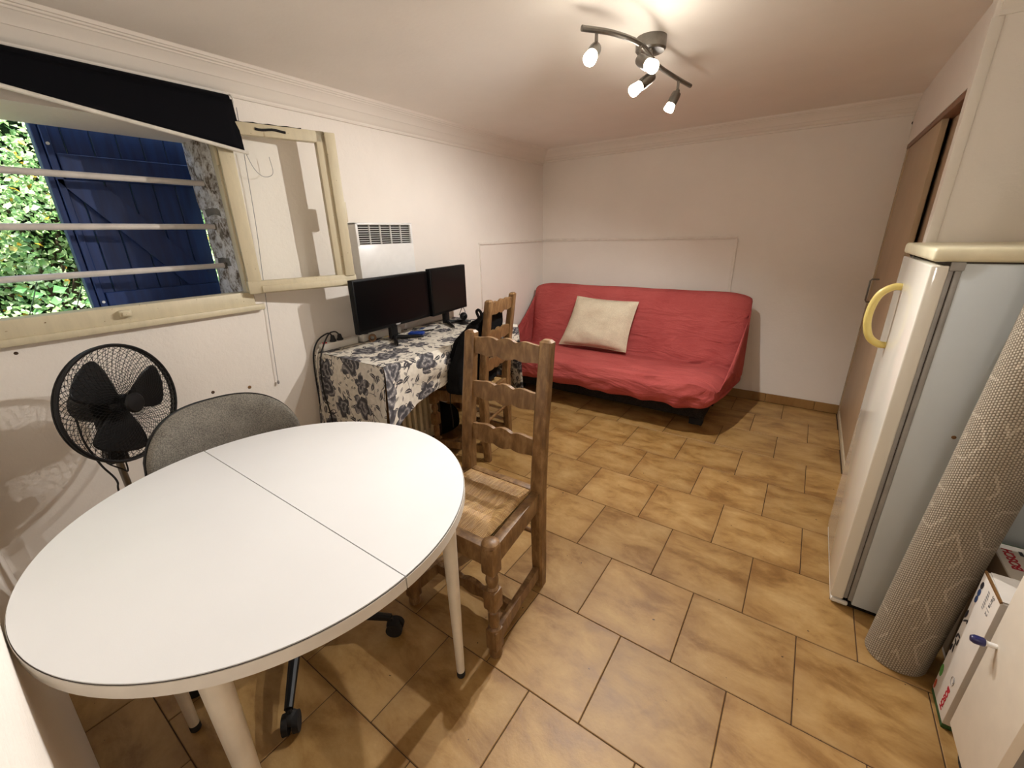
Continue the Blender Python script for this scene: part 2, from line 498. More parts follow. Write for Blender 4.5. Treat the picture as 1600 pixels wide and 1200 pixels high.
class MB:
    def __init__(s):
        s.bm = bmesh.new()
        s.uv = None
    def _add(s, tmp):
        me = bpy.data.meshes.new('tmp')
        tmp.to_mesh(me); tmp.free()
        s.bm.from_mesh(me)
        bpy.data.meshes.remove(me)
    def box(s, x0, x1, y0, y1, z0, z1, bevel=0.0, seg=2, mat=None):
        t = bmesh.new()
        bmesh.ops.create_cube(t, size=1)
        for v in t.verts:
            v.co = ((x0 + x1) / 2 + v.co.x * (x1 - x0), (y0 + y1) / 2 + v.co.y * (y1 - y0), (z0 + z1) / 2 + v.co.z * (z1 - z0))
        if bevel:
            bmesh.ops.bevel(t, geom=list(t.edges), offset=bevel, segments=seg, profile=0.5, affect='EDGES')
        if mat is not None:
            bmesh.ops.transform(t, matrix=mat, verts=t.verts)
        s._add(t)
        return s
    def cyl(s, p0, p1, r0, r1=None, seg=16, cap=True):
        return s.tube([p0, p1], [r0, r0 if r1 is None else r1], seg, cap)
    def tube(s, pts, r, seg=8, cap=True):
        pts = [Vector(p) for p in pts]
        if not isinstance(r, (list, tuple)):
            r = [r] * len(pts)
        rings = []
        prev = None
        for i, p in enumerate(pts):
            d = (pts[min(i + 1, len(pts) - 1)] - pts[max(i - 1, 0)])
            if d.length < 1e-9:
                d = Vector((0, 0, 1))
            d.normalize()
            if prev is None:
                up = Vector((0, 0, 1)) if abs(d.z) < 0.95 else Vector((1, 0, 0))
                x = up.cross(d).normalized()
            else:
                x = (prev - d * prev.dot(d))
                x = x.normalized() if x.length > 1e-6 else Vector((1, 0, 0)).cross(d).normalized()
            prev = x
            y = d.cross(x)
            rings.append([s.bm.verts.new(p + (x * math.cos(a) + y * math.sin(a)) * r[i]) for a in [2 * PI * k / seg for k in range(seg)]])
        for a, b in zip(rings, rings[1:]):
            for k in range(seg):
                s.bm.faces.new((a[k], a[(k + 1) % seg], b[(k + 1) % seg], b[k]))
        if cap:
            s.bm.faces.new(rings[0][::-1]); s.bm.faces.new(rings[-1])
        return s
    def lathe(s, prof, origin=(0, 0, 0), axis=(0, 0, 1), seg=20, cap=True):
        M = frame_from(axis).to_4x4()
        M.translation = origin
        rings = []
        for r, z in prof:
            rings.append([s.bm.verts.new(M @ Vector((r * math.cos(a), r * math.sin(a), z))) for a in [2 * PI * k / seg for k in range(seg)]])
        for a, b in zip(rings, rings[1:]):
            for k in range(seg):
                s.bm.faces.new((a[k], a[(k + 1) % seg], b[(k + 1) % seg], b[k]))
        if cap:
            s.bm.faces.new(rings[0][::-1]); s.bm.faces.new(rings[-1])
        return s
    def prism(s, poly, thick, M=None):
        """poly in local XY, extruded +-thick/2 along local Z, then M"""
        M = M or Matrix.Identity(4)
        a = [s.bm.verts.new(M @ Vector((x, y, -thick / 2))) for x, y in poly]
        b = [s.bm.verts.new(M @ Vector((x, y, thick / 2))) for x, y in poly]
        n = len(poly)
        s.bm.faces.new(a[::-1]); s.bm.faces.new(b)
        for k in range(n):
            s.bm.faces.new((a[k], a[(k + 1) % n], b[(k + 1) % n], b[k]))
        return s
    def grid(s, fn, nu, nv, uvfn=None, closeu=False):
        vs = [[s.bm.verts.new(fn(i / nu, j / nv)) for j in range(nv + 1)] for i in range(nu if closeu else nu + 1)]
        L = s.bm.loops.layers.uv.verify() if uvfn else None
        for i in range(nu):
            for j in range(nv):
                i2 = (i + 1) % nu if closeu else i + 1
                f = s.bm.faces.new((vs[i][j], vs[i2][j], vs[i2][j + 1], vs[i][j + 1]))
                if L:
                    for lp, (a, b) in zip(f.loops, ((i, j), (i + 1, j), (i + 1, j + 1), (i, j + 1))):
                        lp[L].uv = uvfn(a / nu, b / nv)
        return s
    def sphere(s, c, r, seg=12, rings=8, scale=(1, 1, 1)):
        t = bmesh.new()
        bmesh.ops.create_uvsphere(t, u_segments=seg, v_segments=rings, radius=r)
        for v in t.verts:
            v.co = Vector((v.co.x * scale[0], v.co.y * scale[1], v.co.z * scale[2])) + Vector(c)
        s._add(t)
        return s
    def build(s, name, mat, parent=None, world=True, smooth=35, norm=True, solid=0.0, subsurf=0):
        bm = s.bm
        if norm:
            bmesh.ops.recalc_face_normals(bm, faces=bm.faces)
        o = None
        shift = None
        if parent is not None:
            M = ROOTM[parent.name]
            if world:
                bmesh.ops.transform(bm, matrix=M.inverted(), verts=bm.verts)
        else:
            xs = [v.co for v in bm.verts]
            mn = Vector((min(v.x for v in xs), min(v.y for v in xs), min(v.z for v in xs)))
            mx = Vector((max(v.x for v in xs), max(v.y for v in xs), max(v.z for v in xs)))
            shift = Vector(((mn.x + mx.x) / 2, (mn.y + mx.y) / 2, mn.z))
            bmesh.ops.translate(bm, verts=bm.verts, vec=-shift)
        me = bpy.data.meshes.new(name)
        bm.to_mesh(me); bm.free()
        me.materials.append(MAT[mat] if isinstance(mat, str) else mat)
        o = bpy.data.objects.new(name, me)
        COL.objects.link(o)
        if smooth:
            for p in me.polygons:
                p.use_smooth = True
            me.set_sharp_from_angle(angle=math.radians(smooth))
        if parent is not None:
            o.parent = parent
            ROOTM[o.name] = ROOTM[parent.name]
        else:
            o.location = shift
            ROOTM[o.name] = Matrix.Translation(shift)
        if solid:
            md = o.modifiers.new('thickness', 'SOLIDIFY'); md.thickness = solid; md.offset = 0
        if subsurf:
            md = o.modifiers.new('smooth', 'SUBSURF'); md.levels = subsurf; md.render_levels = subsurf
        return o

def structure(o):
    o['kind'] = 'structure'
    return o

def catmull(pts, n=8):
    pts = [Vector(p) for p in pts]
    P = [pts[0] * 2 - pts[1]] + pts + [pts[-1] * 2 - pts[-2]]
    out = []
    for i in range(1, len(P) - 2):
        for k in range(n):
            t = k / n
            a, b, c, d = P[i - 1], P[i], P[i + 1], P[i + 2]
            out.append(0.5 * ((2 * b) + (c - a) * t + (2 * a - 5 * b + 4 * c - d) * t * t + (3 * b - a - 3 * c + d) * t ** 3))
    out.append(pts[-1])
    return out

def text_mesh(name, body, size, mat, parent, M, bold=0.0):
    """flat lettering: built from a text curve, laid by matrix M (world)"""
    cu = bpy.data.curves.new(name, 'FONT')
    cu.body = body; cu.size = size; cu.extrude = 0.0004; cu.offset = bold
    cu.align_x = 'LEFT'
    tmp = bpy.data.objects.new('tmp_text', cu)
    COL.objects.link(tmp)
    dg = bpy.context.evaluated_depsgraph_get()
    me = bpy.data.meshes.new_from_object(tmp.evaluated_get(dg))
    bpy.data.objects.remove(tmp, do_unlink=True)
    me.transform(ROOTM[parent.name].inverted() @ M)
    me.materials.clear(); me.materials.append(MAT[mat])
    o = bpy.data.objects.new(name, me)
    COL.objects.link(o)
    o.parent = parent
    ROOTM[o.name] = ROOTM[parent.name]
    return o

# ================================================================== THE ROOM
XL, YB, ZC = -1.93, 3.04, 2.06      # left wall face, back wall face, ceiling
YN = -0.828                         # short wall at the near left
XR = 1.30                           # right wall face
WT = -2.28                          # outer face of the left wall
OY0, OY1, OZ0, OZ1 = -0.79, 0.235, 1.06, 1.80   # window opening

b = MB()
b.box(WT, XL, -2.5, OY0, 0, ZC + .1).box(WT, XL, OY0, OY1, -.05, OZ0).box(WT, XL, OY0, OY1, OZ1, ZC + .1).box(WT, XL, OY1, YB + .15, -.05, ZC + .1)
wall_left = structure(b.build('wall_left', 'wall', smooth=0))
wall_back = structure(MB().box(WT, XR + .15, YB, YB + .15, -.05, ZC + .1).build('wall_back', 'wall', smooth=0))
wall_right = structure(MB().box(XR, XR + .15, -2.5, YB, -.05, ZC + .1).build('wall_right', 'wall', smooth=0))
b = MB()
b.box(XL, .05, YN - .12, YN, -.05, ZC + .1).box(-.07, .05, -2.4, YN - .12, -.05, ZC + .1)
wall_near = structure(b.build('wall_near', 'wall', smooth=0))
wall_hall = structure(MB().box(-.07, XR, -2.5, -2.4, -.05, ZC + .1).build('wall_rear', 'wall', smooth=0))
# pier and the soffit over the wardrobe
b = MB()
b.box(.655, XR, 1.425, 1.50, 0, ZC, bevel=.004).box(.68, .78, 1.50, YB, 1.812, ZC)
wall_pier = structure(b.build('wall_pier', 'wall', smooth=0))
MB().box(.6515, .682, 1.4205, 1.432, .0, 1.95, bevel=.003).build('corner_bead', 'crown', wall_pier)
ceiling = structure(MB().box(WT, XR + .15, -2.5, YB + .15, ZC, ZC + .12).build('ceiling', 'ceiling', smooth=0))

# floor: a recessed grout bed that carries every tile as a piece
floor = structure(MB().box(WT, XR + .15, -2.5, YB + .15, -.06, -.0025).build('floor', 'grout', smooth=0))
TS, TD, G = 0.34, 0.339, 0.0014
def tile_mesh(w, d):
    t = MB().box(-w / 2 + G, w / 2 - G, -d / 2 + G, d / 2 - G, -.012, 0, bevel=.0016, seg=1)
    me = bpy.data.meshes.new('tile'); t.bm.to_mesh(me); t.bm.free(); me.materials.append(MAT['tile'])
    return me
tile_cache = {}
def add_tile(parent, x0, x1, y0, y1, z, name='tile'):
    key = (round(x1 - x0, 3), round(y1 - y0, 3))
    if key not in tile_cache:
        tile_cache[key] = tile_mesh(*key)
    o = bpy.data.objects.new(name, tile_cache[key])
    COL.objects.link(o)
    o.parent = parent
    o.location = Vector(((x0 + x1) / 2, (y0 + y1) / 2, z)) - parent.location
    o.rotation_euler = (rnd.uniform(-.0008, .0008), rnd.uniform(-.0008, .0008), 0)
for k in range(-5, 9):
    y0, y1 = k * TD, min((k + 1) * TD, 3.03)
    off = 0.0 if k % 2 == 0 else 0.5
    xmax = XR if k < 4 else .685
    for i in range(-7, 5):
        x0, x1 = max((i + off) * TS, XL), min((i + off + 1) * TS, xmax)
        if x1 - x0 < .02:
            continue
        if y1 <= YN - .05 and x1 < .05:
            continue
        add_tile(floor, x0, x1, y0, y1, 0.0)

# tiled skirting along the back and the left wall
def skirting(name, a, bnd, axis):
    base = structure(MB().box(*( (a, bnd, 3.036, YB, 0, .07) if axis == 'x' else (XL, XL + .004, a, bnd, 0, .07))).build(name, 'grout', smooth=0))
    joints = []
    p = .204 - .33 * 8 if axis == 'x' else -1.1
    cur = a
    while p < bnd:
        p += .33
        if p > cur + .03:
            e = min(p, bnd)
            t = MB()
            if axis == 'x':
                t.box(cur + .001, e - .001, 3.028, 3.037, .001, .073, bevel=.002, seg=1)
            else:
                t.box(XL + .003, XL + .012, cur + .001, e - .001, .001, .073, bevel=.002, seg=1)
            t.build('tile', 'tile', base)
            cur = e
    return base
skirting('baseboard_back', XL + .012, .685, 'x')
skirting('baseboard_left', YN + .001, YB - .013, 'y')

# crown moulding: profile (distance from the wall, height)
CP = [(0, 1.950), (.012, 1.950), (.016, 1.958), (.016, 1.964), (.022, 1.968), (.030, 1.978), (.040, 1.990), (.052, 2.003), (.056, 2.004), (.060, 2.010),
      (.078, 2.026), (.092, 2.036), (.096, 2.037), (.100, 2.042), (.108, 2.044), (.112, 2.049), (.118, 2.050), (.122, 2.056), (.126, 2.0605), (0, 2.0605)]
def crown(name, fn):
    b = MB()
    a = [b.bm.verts.new(fn(d, z, 0)) for d, z in CP]
    c = [b.bm.verts.new(fn(d, z, 1)) for d, z in CP]
    n = len(CP)
    for k in range(n):
        b.bm.faces.new((a[k], a[(k + 1) % n], c[(k + 1) % n], c[k]))
    b.bm.faces.new(a[::-1]); b.bm.faces.new(c)
    return structure(b.build(name, 'crown', smooth=20))
crown('trim_1', lambda d, z, e: Vector((XL + d, (YN if e == 0 else YB - d), z)))
crown('trim_2', lambda d, z, e: Vector(((XL + d if e == 0 else .68), YB - d, z + (.022 if z < 2.03 and z < 1.99 else 0))))
crown('trim_3', lambda d, z, e: Vector(((.668 if e == 0 else XR), 1.425 - d * .4, z)))
# flat cable trunking
structure(MB().box(XL + .012, -.182, 3.028, YB, 1.276, 1.296, bevel=.002).build('trim_4', 'trunk'))
structure(MB().box(-.195, -.175, 3.028, YB, .40, 1.276, bevel=.002).build('trim_5', 'trunk'))
structure(MB().box(XL, XL + .012, 2.02, YB, 1.272, 1.292, bevel=.002).build('trim_6', 'trunk'))
structure(MB().box(XL, XL + .008, 2.026, 2.038, .75, 1.272, bevel=.002).build('trim_7', 'trunk'))
# screw holes left in the plaster
for y, z, r in ((-.048, .668, .008), (-.591, .994, .006), (.113, .643, .009)):
    MB().lathe([(r, 0), (r * .8, .0015), (r * .3, .002)], (XL, y, z), (1, 0, 0), 10).build('wall_plug', 'brown' if z < .66 else 'grout', wall_left)

MB().lathe([(.010, 0), (.008, .002), (.003, .003)], (.684, YB, 1.93), (0, -1, 0), 10).build('wall_plug', 'frame_dark', wall_back)

# ------------------------------------------------------------------ window
win = structure(thing('window_1', None, None, (XL, -.28, 1.06)))
# sill rail with a rounded nose, jamb, head
b = MB()
b.box(-1.99, -1.905, -.795, .225, 1.04, 1.113, bevel=.006).box(-1.925, -1.895, -.795, .262, 1.022, 1.05, bevel=.006)
b.build('sill', 'cream', win)
MB().box(-1.955, -1.912, .200, .24, 1.10, 1.80, bevel=.004).build('jamb', 'cream', win)
MB().box(-1.962, -1.954, .204, .236, 1.11, 1.795).build('seal', 'frame_dark', win)
b = MB().box(-1.912, -1.882, -.295, -.255, 1.073, 1.10, bevel=.006)
b.box(-1.886, -1.876, -.287, -.263, 1.078, 1.094, bevel=.003)
b.build('catch', 'cream', win)
# casement leaf swung open, almost flat against the wall
H = Vector((-1.895, .205, 0)); E_ = Vector((-1.752, .692, 0))
d = (E_ - H).normalized(); nrm = Vector((d.y, -d.x, 0))   # towards the room
CM = Matrix((d, nrm, Vector((0, 0, 1)))).transposed().to_4x4(); CM.translation = H
LW = (E_ - H).length
Z0, Z1 = 1.112, 1.842
leaf = MB().box(0, .058, -.02, .02, Z0, Z1, bevel=.004, mat=CM).build('casement', 'cream', win)
MB().box(LW - .09, LW - .045, -.02, .02, Z0 + .05, Z1, bevel=.004, mat=CM).build('stile', 'cream', leaf)
MB().box(LW - .05, LW, -.012, .034, Z0 + .045, Z1 - .004, bevel=.005, mat=CM).build('cover_strip', 'cream', leaf)
MB().box(.04, LW - .045, -.02, .02, Z1 - .05, Z1, bevel=.004, mat=CM).build('rail', 'cream', leaf)
b = MB().box(-.005, LW + .008, -.02, .026, Z0 - .008, Z0 + .052, bevel=.006, mat=CM)
b.box(.05, LW - .05, .015, .034, Z0 - .004, Z0 + .03, bevel=.006, mat=CM)
b.build('rail', 'cream', leaf)
MB().box(.05, LW - .085, -.003, .003, Z0 + .045, Z1 - .045, mat=CM).build('pane', 'glass', leaf, smooth=0)
b = MB().tube([CM @ Vector((x, .021, Z1 - .022 + .003 * math.sin(x * 60))) for x in [.16 + .014 * k for k in range(10)]], .006, 6)
b.tube([CM @ Vector((x, .012, Z1 + .001 + .002 * math.sin(x * 90))) for x in [.06 + .02 * k for k in range(16)]], .003, 5)
b.build('weatherstrip', 'black_strip', leaf)
# latch on the free edge, wall side
b = MB().box(LW - .03, LW + .022, -.04, -.012, 1.43, 1.53, bevel=.005, mat=CM)
b.build('latch', 'cream', leaf)
for z in (1.25, 1.70):
    MB().tube([(-1.903, .20, z - .035), (-1.903, .20, z + .035)], .008, 10).build('hinge', 'cream', leaf)

# rough limewashed stones in the window reveal
def stone(y0, y1, x0, x1, z0, z1, seed, mat='stone', name='stone'):
    t = bmesh.new()
    bmesh.ops.create_cube(t, size=1)
    bmesh.ops.subdivide_edges(t, edges=t.edges, cuts=7, use_grid_fill=True)
    for v in t.verts:
        c = v.co.copy()
        r = Vector((math.copysign(min(.5, abs(c.x)), c.x), c.y, c.z))
        k = max(abs(c.x), abs(c.y), abs(c.z))
        rr = c.normalized() * .62
        c = c.lerp(rr, .16)
        p = Vector(((x0 + x1) / 2 + c.x * (x1 - x0), (y0 + y1) / 2 + c.y * (y1 - y0), (z0 + z1) / 2 + c.z * (z1 - z0)))
        nz = noise.noise_vector(p * 11 + Vector((seed * 7.3, 0, 0)))
        nz2 = noise.noise_vector(p * 34 + Vector((seed * 3.1, 0, 0)))
        p += Vector((nz.x * .016, nz.y * .007, nz.z * .012)) + nz2 * .003
        v.co = p
    b = MB(); b._add(t)
    return b.build(name, mat, wall_left, smooth=60)
stone(.222, .33, -2.285, -2.02, 1.50, 1.81, 1)
stone(.224, .33, -2.26, -2.02, 1.265, 1.47, 2)
stone(.222, .33, -2.275, -2.03, 1.05, 1.235, 3)
stone(.224, .33, -2.10, -1.955, 1.42, 1.81, 4)
stone(.224, .33, -2.09, -1.955, 1.05, 1.44, 5)
for z, s in ((1.485, 1.3), (1.25, 2.4)):
    stone(.228, .34, -2.235, -1.99, z - .035, z + .035, s * 4, 'mortar', 'mortar_patch')
stone(.224, .33, -2.16, -2.08, 1.36, 1.45, 9, 'mortar', 'mortar_patch')

# security bars
for z, lab in ((1.611, 'uppermost of the three white bars across the open window'), (1.418, 'middle white bar across the open window'), (1.233, 'lowest white bar across the open window')):
    o = thing('window_bar', lab, 'bar', (-2.14, OY0, z), 0, 'white bars across the window')
    MB().tube([(-2.14, OY0 + .005, z), (-2.14, -.3, z), (-2.14, .228, z)], .0125, 14).build('rod', 'bar_white', o)
    MB().tube([(-2.14, .216, z), (-2.14, .226, z)], .017, 12).build('ferrule', 'mortar', o)

# blue plank shutter, closed leaf outside
sh = thing('window_shutter', 'blue plank shutter with diagonal brace outside the barred window', 'shutter', (-2.36, 0, .98))
SX, SY0, SY1, SZ0, SZ1 = -2.335, -.278, .252, .985, 1.822
npl = 6
pw = (SY1 - SY0) / npl
for k in range(npl):
    MB().box(SX - .028, SX, SY0 + k * pw + .0012, SY0 + (k + 1) * pw - .0012, SZ0, SZ1, bevel=.003, seg=1).build('plank', 'blue', sh)
for z0, z1 in ((1.612, 1.708), (1.05, 1.14)):
    MB().box(SX, SX + .022, SY0 + .05, SY1 - .004, z0, z1, bevel=.003, seg=1).build('ledge', 'blue', sh)
p0, p1 = Vector((SX + .010, -.19, 1.609)), Vector((SX + .010, .175, 1.143))
dd = (p1 - p0).normalized()
Mx = Matrix((dd, Vector((1, 0, 0)).cross(dd), Vector((1, 0, 0)))).transposed().to_4x4(); Mx.translation = (p0 + p1) / 2
L_ = (p1 - p0).length / 2
MB().prism([(-L_ - .0425, -.055), (L_ - .0425, -.055), (L_ + .0425, .055), (-L_ + .0425, .055)], .02, Mx).build('brace', 'blue', sh, smooth=0)
MB().box(SX - .04, SX + .012, SY0 - .002, SY0 + .020, SZ0 + .004, SZ1 - .004, bevel=.003, seg=1).build('edge_strip', 'blue', sh)
MB().box(SX - .03, SX + .020, SY0 + .022, SY0 + .046, SZ0 + .006, SZ1 - .006, bevel=.003, seg=1).build('edge_strip', 'blue', sh)
for z in (1.10, 1.74):
    MB().tube([(SX + .022, SY0 + .033, z), (SX + .027, SY0 + .033, z)], .006, 8).build('bolt', 'white_metal', sh)
MB().box(SX - .01, SX + .03, SY0 - .005, SY0 + .03, SZ1 - .002, SZ1 + .014, bevel=.003).build('top_latch', 'black_plastic', sh)

# roller blind, rolled up unevenly
rb = thing('roller_blind', 'navy roller blind hanging crooked above the open window', 'blind', (-1.87, -.25, 1.72))
def blind_fn(u, v):
    y = -.79 + u * 1.085
    zb = 1.728 + (.295 - y) * .145
    z = 1.925 + (zb - 1.925) * v
    return Vector((-1.862 + .02 * v + .003 * math.sin(u * 9), y, z))
MB().grid(blind_fn, 24, 8).build('fabric', 'blind', rb, solid=.002)
MB().tube([blind_fn(k / 20, 1) + Vector((.001, 0 if k else .0, -.008)) for k in range(21)] + [blind_fn(1, 1) + Vector((.001, .012, -.010))], .0075, 10).build('hem_bar', 'blind_bar', rb)
MB().tube([(-1.885, -.79, 1.928), (-1.885, .292, 1.928)], .018, 16).build('roller_tube', 'blind', rb)
b = MB().tube([Vector((-1.885 + .022 * math.sin(a), .302, 1.925 + .022 * math.cos(a))) for a in [PI * k / 10 for k in range(11)]], .004, 6)
b.box(-1.93, -1.885, .296, .304, 1.905, 1.948)
b.build('bracket', 'white_plastic', rb)
b = MB().tube(catmull([(-1.868, .312, 1.90), (-1.90, .318, 1.72), (-1.908, .305, 1.40), (-1.915, .285, 1.13), (-1.915, .25, .64)], 8), .0016, 5)
b.tube(catmull([(-1.868, .307, 1.73), (-1.86, .33, 1.66), (-1.865, .37, 1.63), (-1.875, .42, 1.65), (-1.88, .42, 1.72)], 8), .0014, 5)
b.lathe([(.002, 0), (.006, .004), (.006, .016), (.002, .02)], (-1.915, .25, .622), seg=8)
b.build('pull_cord', 'print_grey', rb)

# ------------------------------------------------------------------ outside: bank of greenery
structure(MB().grid(lambda u, v: Vector((-9 + 6.72 * u, -6 + 12 * v, -.05 + .15 * noise.noise(Vector((u * 9, v * 14, 0))))), 20, 24).build('ground', 'earth'))
def leaf_quad(bm, p, n, up, w, l):
    n = n.normalized()
    x = up.cross(n)
    x = x.normalized() if x.length > 1e-3 else Vector((1, 0, 0))
    y = n.cross(x)
    a = bm.verts.new(p - y * l * .5); c = bm.verts.new(p + y * l * .5 - n * l * .12)
    q = bm.verts.new(p - x * w * .5 + n * w * .15 - y * l * .05); r = bm.verts.new(p + x * w * .5 + n * w * .15 - y * l * .05)
    m = bm.verts.new(p + y * l * .05)
    for f in ((a, r, m), (a, m, q), (m, r, c), (m, c, q)):
        bm.faces.new(f)
hedge = thing('hedge', 'sunlit green hedge seen through the window bars', 'hedge', (-4.6, 0, 0))
lr = random.Random(11)
b = MB()
for k in range(46000):
    y = lr.uniform(-1.5, 1.3) if k % 5 else lr.uniform(-3.2, 3.2); z = .3 + lr.random() ** .9 * 2.9
    depth = lr.random() ** 1.6
    front = -3.75 - .25 * noise.noise(Vector((y * 1.3, z * 1.3, 2))) * 2 - .18 * z
    p = Vector((front - depth * 1.1, y, z))
    if noise.noise(p * 1.9) < -.32:
        continue
    nn = Vector((lr.uniform(.1, 1), lr.uniform(-.8, .8), lr.uniform(-.1, 1)))
    s = lr.uniform(.028, .066)
    leaf_quad(b.bm, p, nn, Vector((lr.uniform(-1, 1), lr.uniform(-1, 1), lr.uniform(-.4, 1))), s * .62, s)
tag(b.build('foliage', 'leaf', hedge, smooth=0, norm=False), kind='stuff')
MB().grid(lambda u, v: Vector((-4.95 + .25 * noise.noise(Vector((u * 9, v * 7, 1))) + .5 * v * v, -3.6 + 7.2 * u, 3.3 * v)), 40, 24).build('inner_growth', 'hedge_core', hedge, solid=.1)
b = MB()
for k in range(70):
    y = lr.uniform(-2.4, 2.6); x = -4.35 - lr.random() * .5
    pts = [Vector((x, y, 0))]
    for j in range(6):
        pts.append(pts[-1] + Vector((lr.uniform(-.1, .12), lr.uniform(-.2, .2), .5)))
    b.tube(pts, [.02 - .003 * j for j in range(7)], 5, cap=False)
tag(b.build('stems', 'stem', hedge, smooth=0), kind='stuff')
vine = thing('climbing_vine', 'pale broad-leaved vine low in front of the hedge, left of the blue shutter', 'plant', (-3.4, -.3, 0))
t = bmesh.new()
leaf_quad(t, Vector((0, 0, 0)), Vector((0, 0, 1)), Vector((0, 1, 0)), .12, .13)
vme = bpy.data.meshes.new('leaf'); t.to_mesh(vme); t.free(); vme.materials.append(MAT['vine_leaf'])
stp = []
for k in range(70):
    o = bpy.data.objects.new('leaf', vme); COL.objects.link(o); o.parent = vine
    z = lr.uniform(.55, 1.12); y = -.3 + lr.uniform(-.75, .5)
    o.location = Vector((lr.uniform(-.12, .1) , y + .3, z))
    o.rotation_euler = (lr.uniform(-.5, .5), PI / 2 - lr.uniform(.1, .9), lr.uniform(-.6, .6))
    s = lr.uniform(.35, .65); o.scale = (s, s, s)
b = MB()
for k in range(7):
    y = -.95 + k * .2
    b.tube(catmull([(-3.4, y, 0), (-3.45, y + .05, .4), (-3.42, y - .06, .8), (-3.4, y + .06, 1.15)], 4), .003, 5)
b.build('vine_stem', 'hedge_core', vine)

# ------------------------------------------------------------------ built-in wardrobe
wd = thing('built_in_wardrobe', 'beige built-in wardrobe with sliding doors in the back right corner', 'wardrobe', (.95, 2.25, 0))
d1 = MB().box(.690, .712, 2.09, 2.985, .05, 1.788, bevel=.002).build('door', 'wardrobe', wd)
b = MB().tube([(.690, 2.745, 1.03), (.655, 2.745, 1.03), (.648, 2.745, 1.02), (.648, 2.745, .90), (.655, 2.745, .888), (.690, 2.745, .888)], .005, 8)
b.build('handle', 'steel', d1)
MB().box(.728, .750, 1.50, 2.16, .05, 1.788, bevel=.002).build('door', 'wardrobe', wd)
MB().box(.682, .765, 1.50, 3.036, 1.786, 1.812, bevel=.003).build('top_track', 'wardrobe_trim', wd)
MB().box(.684, .75, 2.985, 3.037, 0, 1.787, bevel=.003).build('side_post', 'wardrobe', wd)
b = MB().box(.684, .698, 1.50, 3.0, 0, .045, bevel=.002).box(.716, .726, 1.50, 3.0, 0, .04, bevel=.002).box(.752, .766, 1.50, 3.0, 0, .045, bevel=.002)
b.build('floor_track', 'baseboard', wd)
b = MB().box(1.27, 1.29, 1.505, 3.03, 0, 2.0).box(.78, 1.29, 1.505, 3.03, 1.99, 2.01)
b.build('carcass', 'frame_dark', wd)

# ------------------------------------------------------------------ ceiling light with four spots
cl = thing('ceiling_spotlight', 'wavy steel ceiling light with four lit spots', 'ceiling light', (-.345, 1.2, ZC))
MB().lathe([(.058, -.0), (.058, -.04), (.052, -.047), (.02, -.05)], (-.345, 1.2, ZC), seg=28).build('canopy', 'steel', cl)
barpts = catmull([(-.436, .775, 1.985), (-.365, .88, 1.985), (-.322, 1.03, 1.985), (-.335, 1.26, 1.985), (-.318, 1.44, 1.985), (-.29, 1.63, 1.985)], 8)
b = MB()
b.tube(barpts, .009, 10)
b.tube([(-.335, 1.17, 2.02), (-.335, 1.17, 1.98)], .012, 10)
b.build('arm', 'steel', cl)
heads = [((-.405, .825), (-.388, .740, 1.880)), ((-.322, 1.02), (-.247, .960, 1.885)), ((-.335, 1.22), (-.380, 1.122, 1.870)), ((-.31, 1.50), (-.338, 1.476, 1.863))]
for ((jx, jy), tip), gain in zip(heads, (1.55, 1.25, .9, 1.75)):
    tip = Vector(tip)
    j = Vector((jx, jy, 1.938))
    ax = (tip - j).normalized()
    hd = MB().tube([(jx, jy, 1.985), (jx, jy, 1.945)], .006, 8).sphere((jx, jy, 1.94), .010, 10, 6).build('spot_stem', 'steel', cl)
    Lh = (tip - j).length
    MB().lathe([(.008, 0), (.019, .006), (.021, .02), (.021, Lh * .62), (.020, Lh * .66)], j, ax, 20).build('spot_housing', 'steel', hd)
    MB().lathe([(.0175, Lh * .6), (.0185, Lh * .68), (.0215, Lh * .90), (.0215, Lh * .97), (.015, Lh * 1.0)], j, ax, 20).build('bulb', 'bulb', hd)
    ld = bpy.data.lights.new('spot_lamp', 'SPOT')
    ld.energy = LAMP_W * gain; ld.color = LAMP_RGB; ld.shadow_soft_size = .014
    ld.spot_size = math.radians(178 if ax.z < -.8 else 98); ld.spot_blend = .55 if ax.z < -.8 else .9
    lo = bpy.data.objects.new('spot_lamp', ld); COL.objects.link(lo)
    lo.location = tip + ax * .030
    lo.rotation_euler = ax.to_track_quat('-Z', 'Y').to_euler()
    ld = bpy.data.lights.new('bulb_spill', 'POINT')
    ld.energy = SPILL_W; ld.color = LAMP_RGB; ld.shadow_soft_size = .024
    lo = bpy.data.objects.new('bulb_spill', ld); COL.objects.link(lo)
    lo.location = tip + ax * .032

# unseen globe lamp added behind the viewpoint, fills the fridge side and pier
hl = thing('added_globe_lamp', 'added unseen fill lamp, a round white ceiling globe in the passage behind the viewpoint', 'ceiling light', (.72, -1.75, ZC))
MB().lathe([(.05, 0), (.05, -.02), (.03, -.03), (.03, -.05)], (.72, -1.75, ZC), seg=24).build('lamp_base', 'white_plastic', hl)
MB().sphere((.72, -1.75, ZC - .13), .095, 24, 16).build('lamp_globe', 'globe', hl, smooth=180)
ld = bpy.data.lights.new('globe_fill_light', 'POINT')
ld.energy = HALL_W; ld.color = (1.0, .965, .91); ld.shadow_soft_size = .10
lo = bpy.data.objects.new('globe_fill_light', ld); COL.objects.link(lo)
lo.location = (.72, -1.75, ZC - .36)

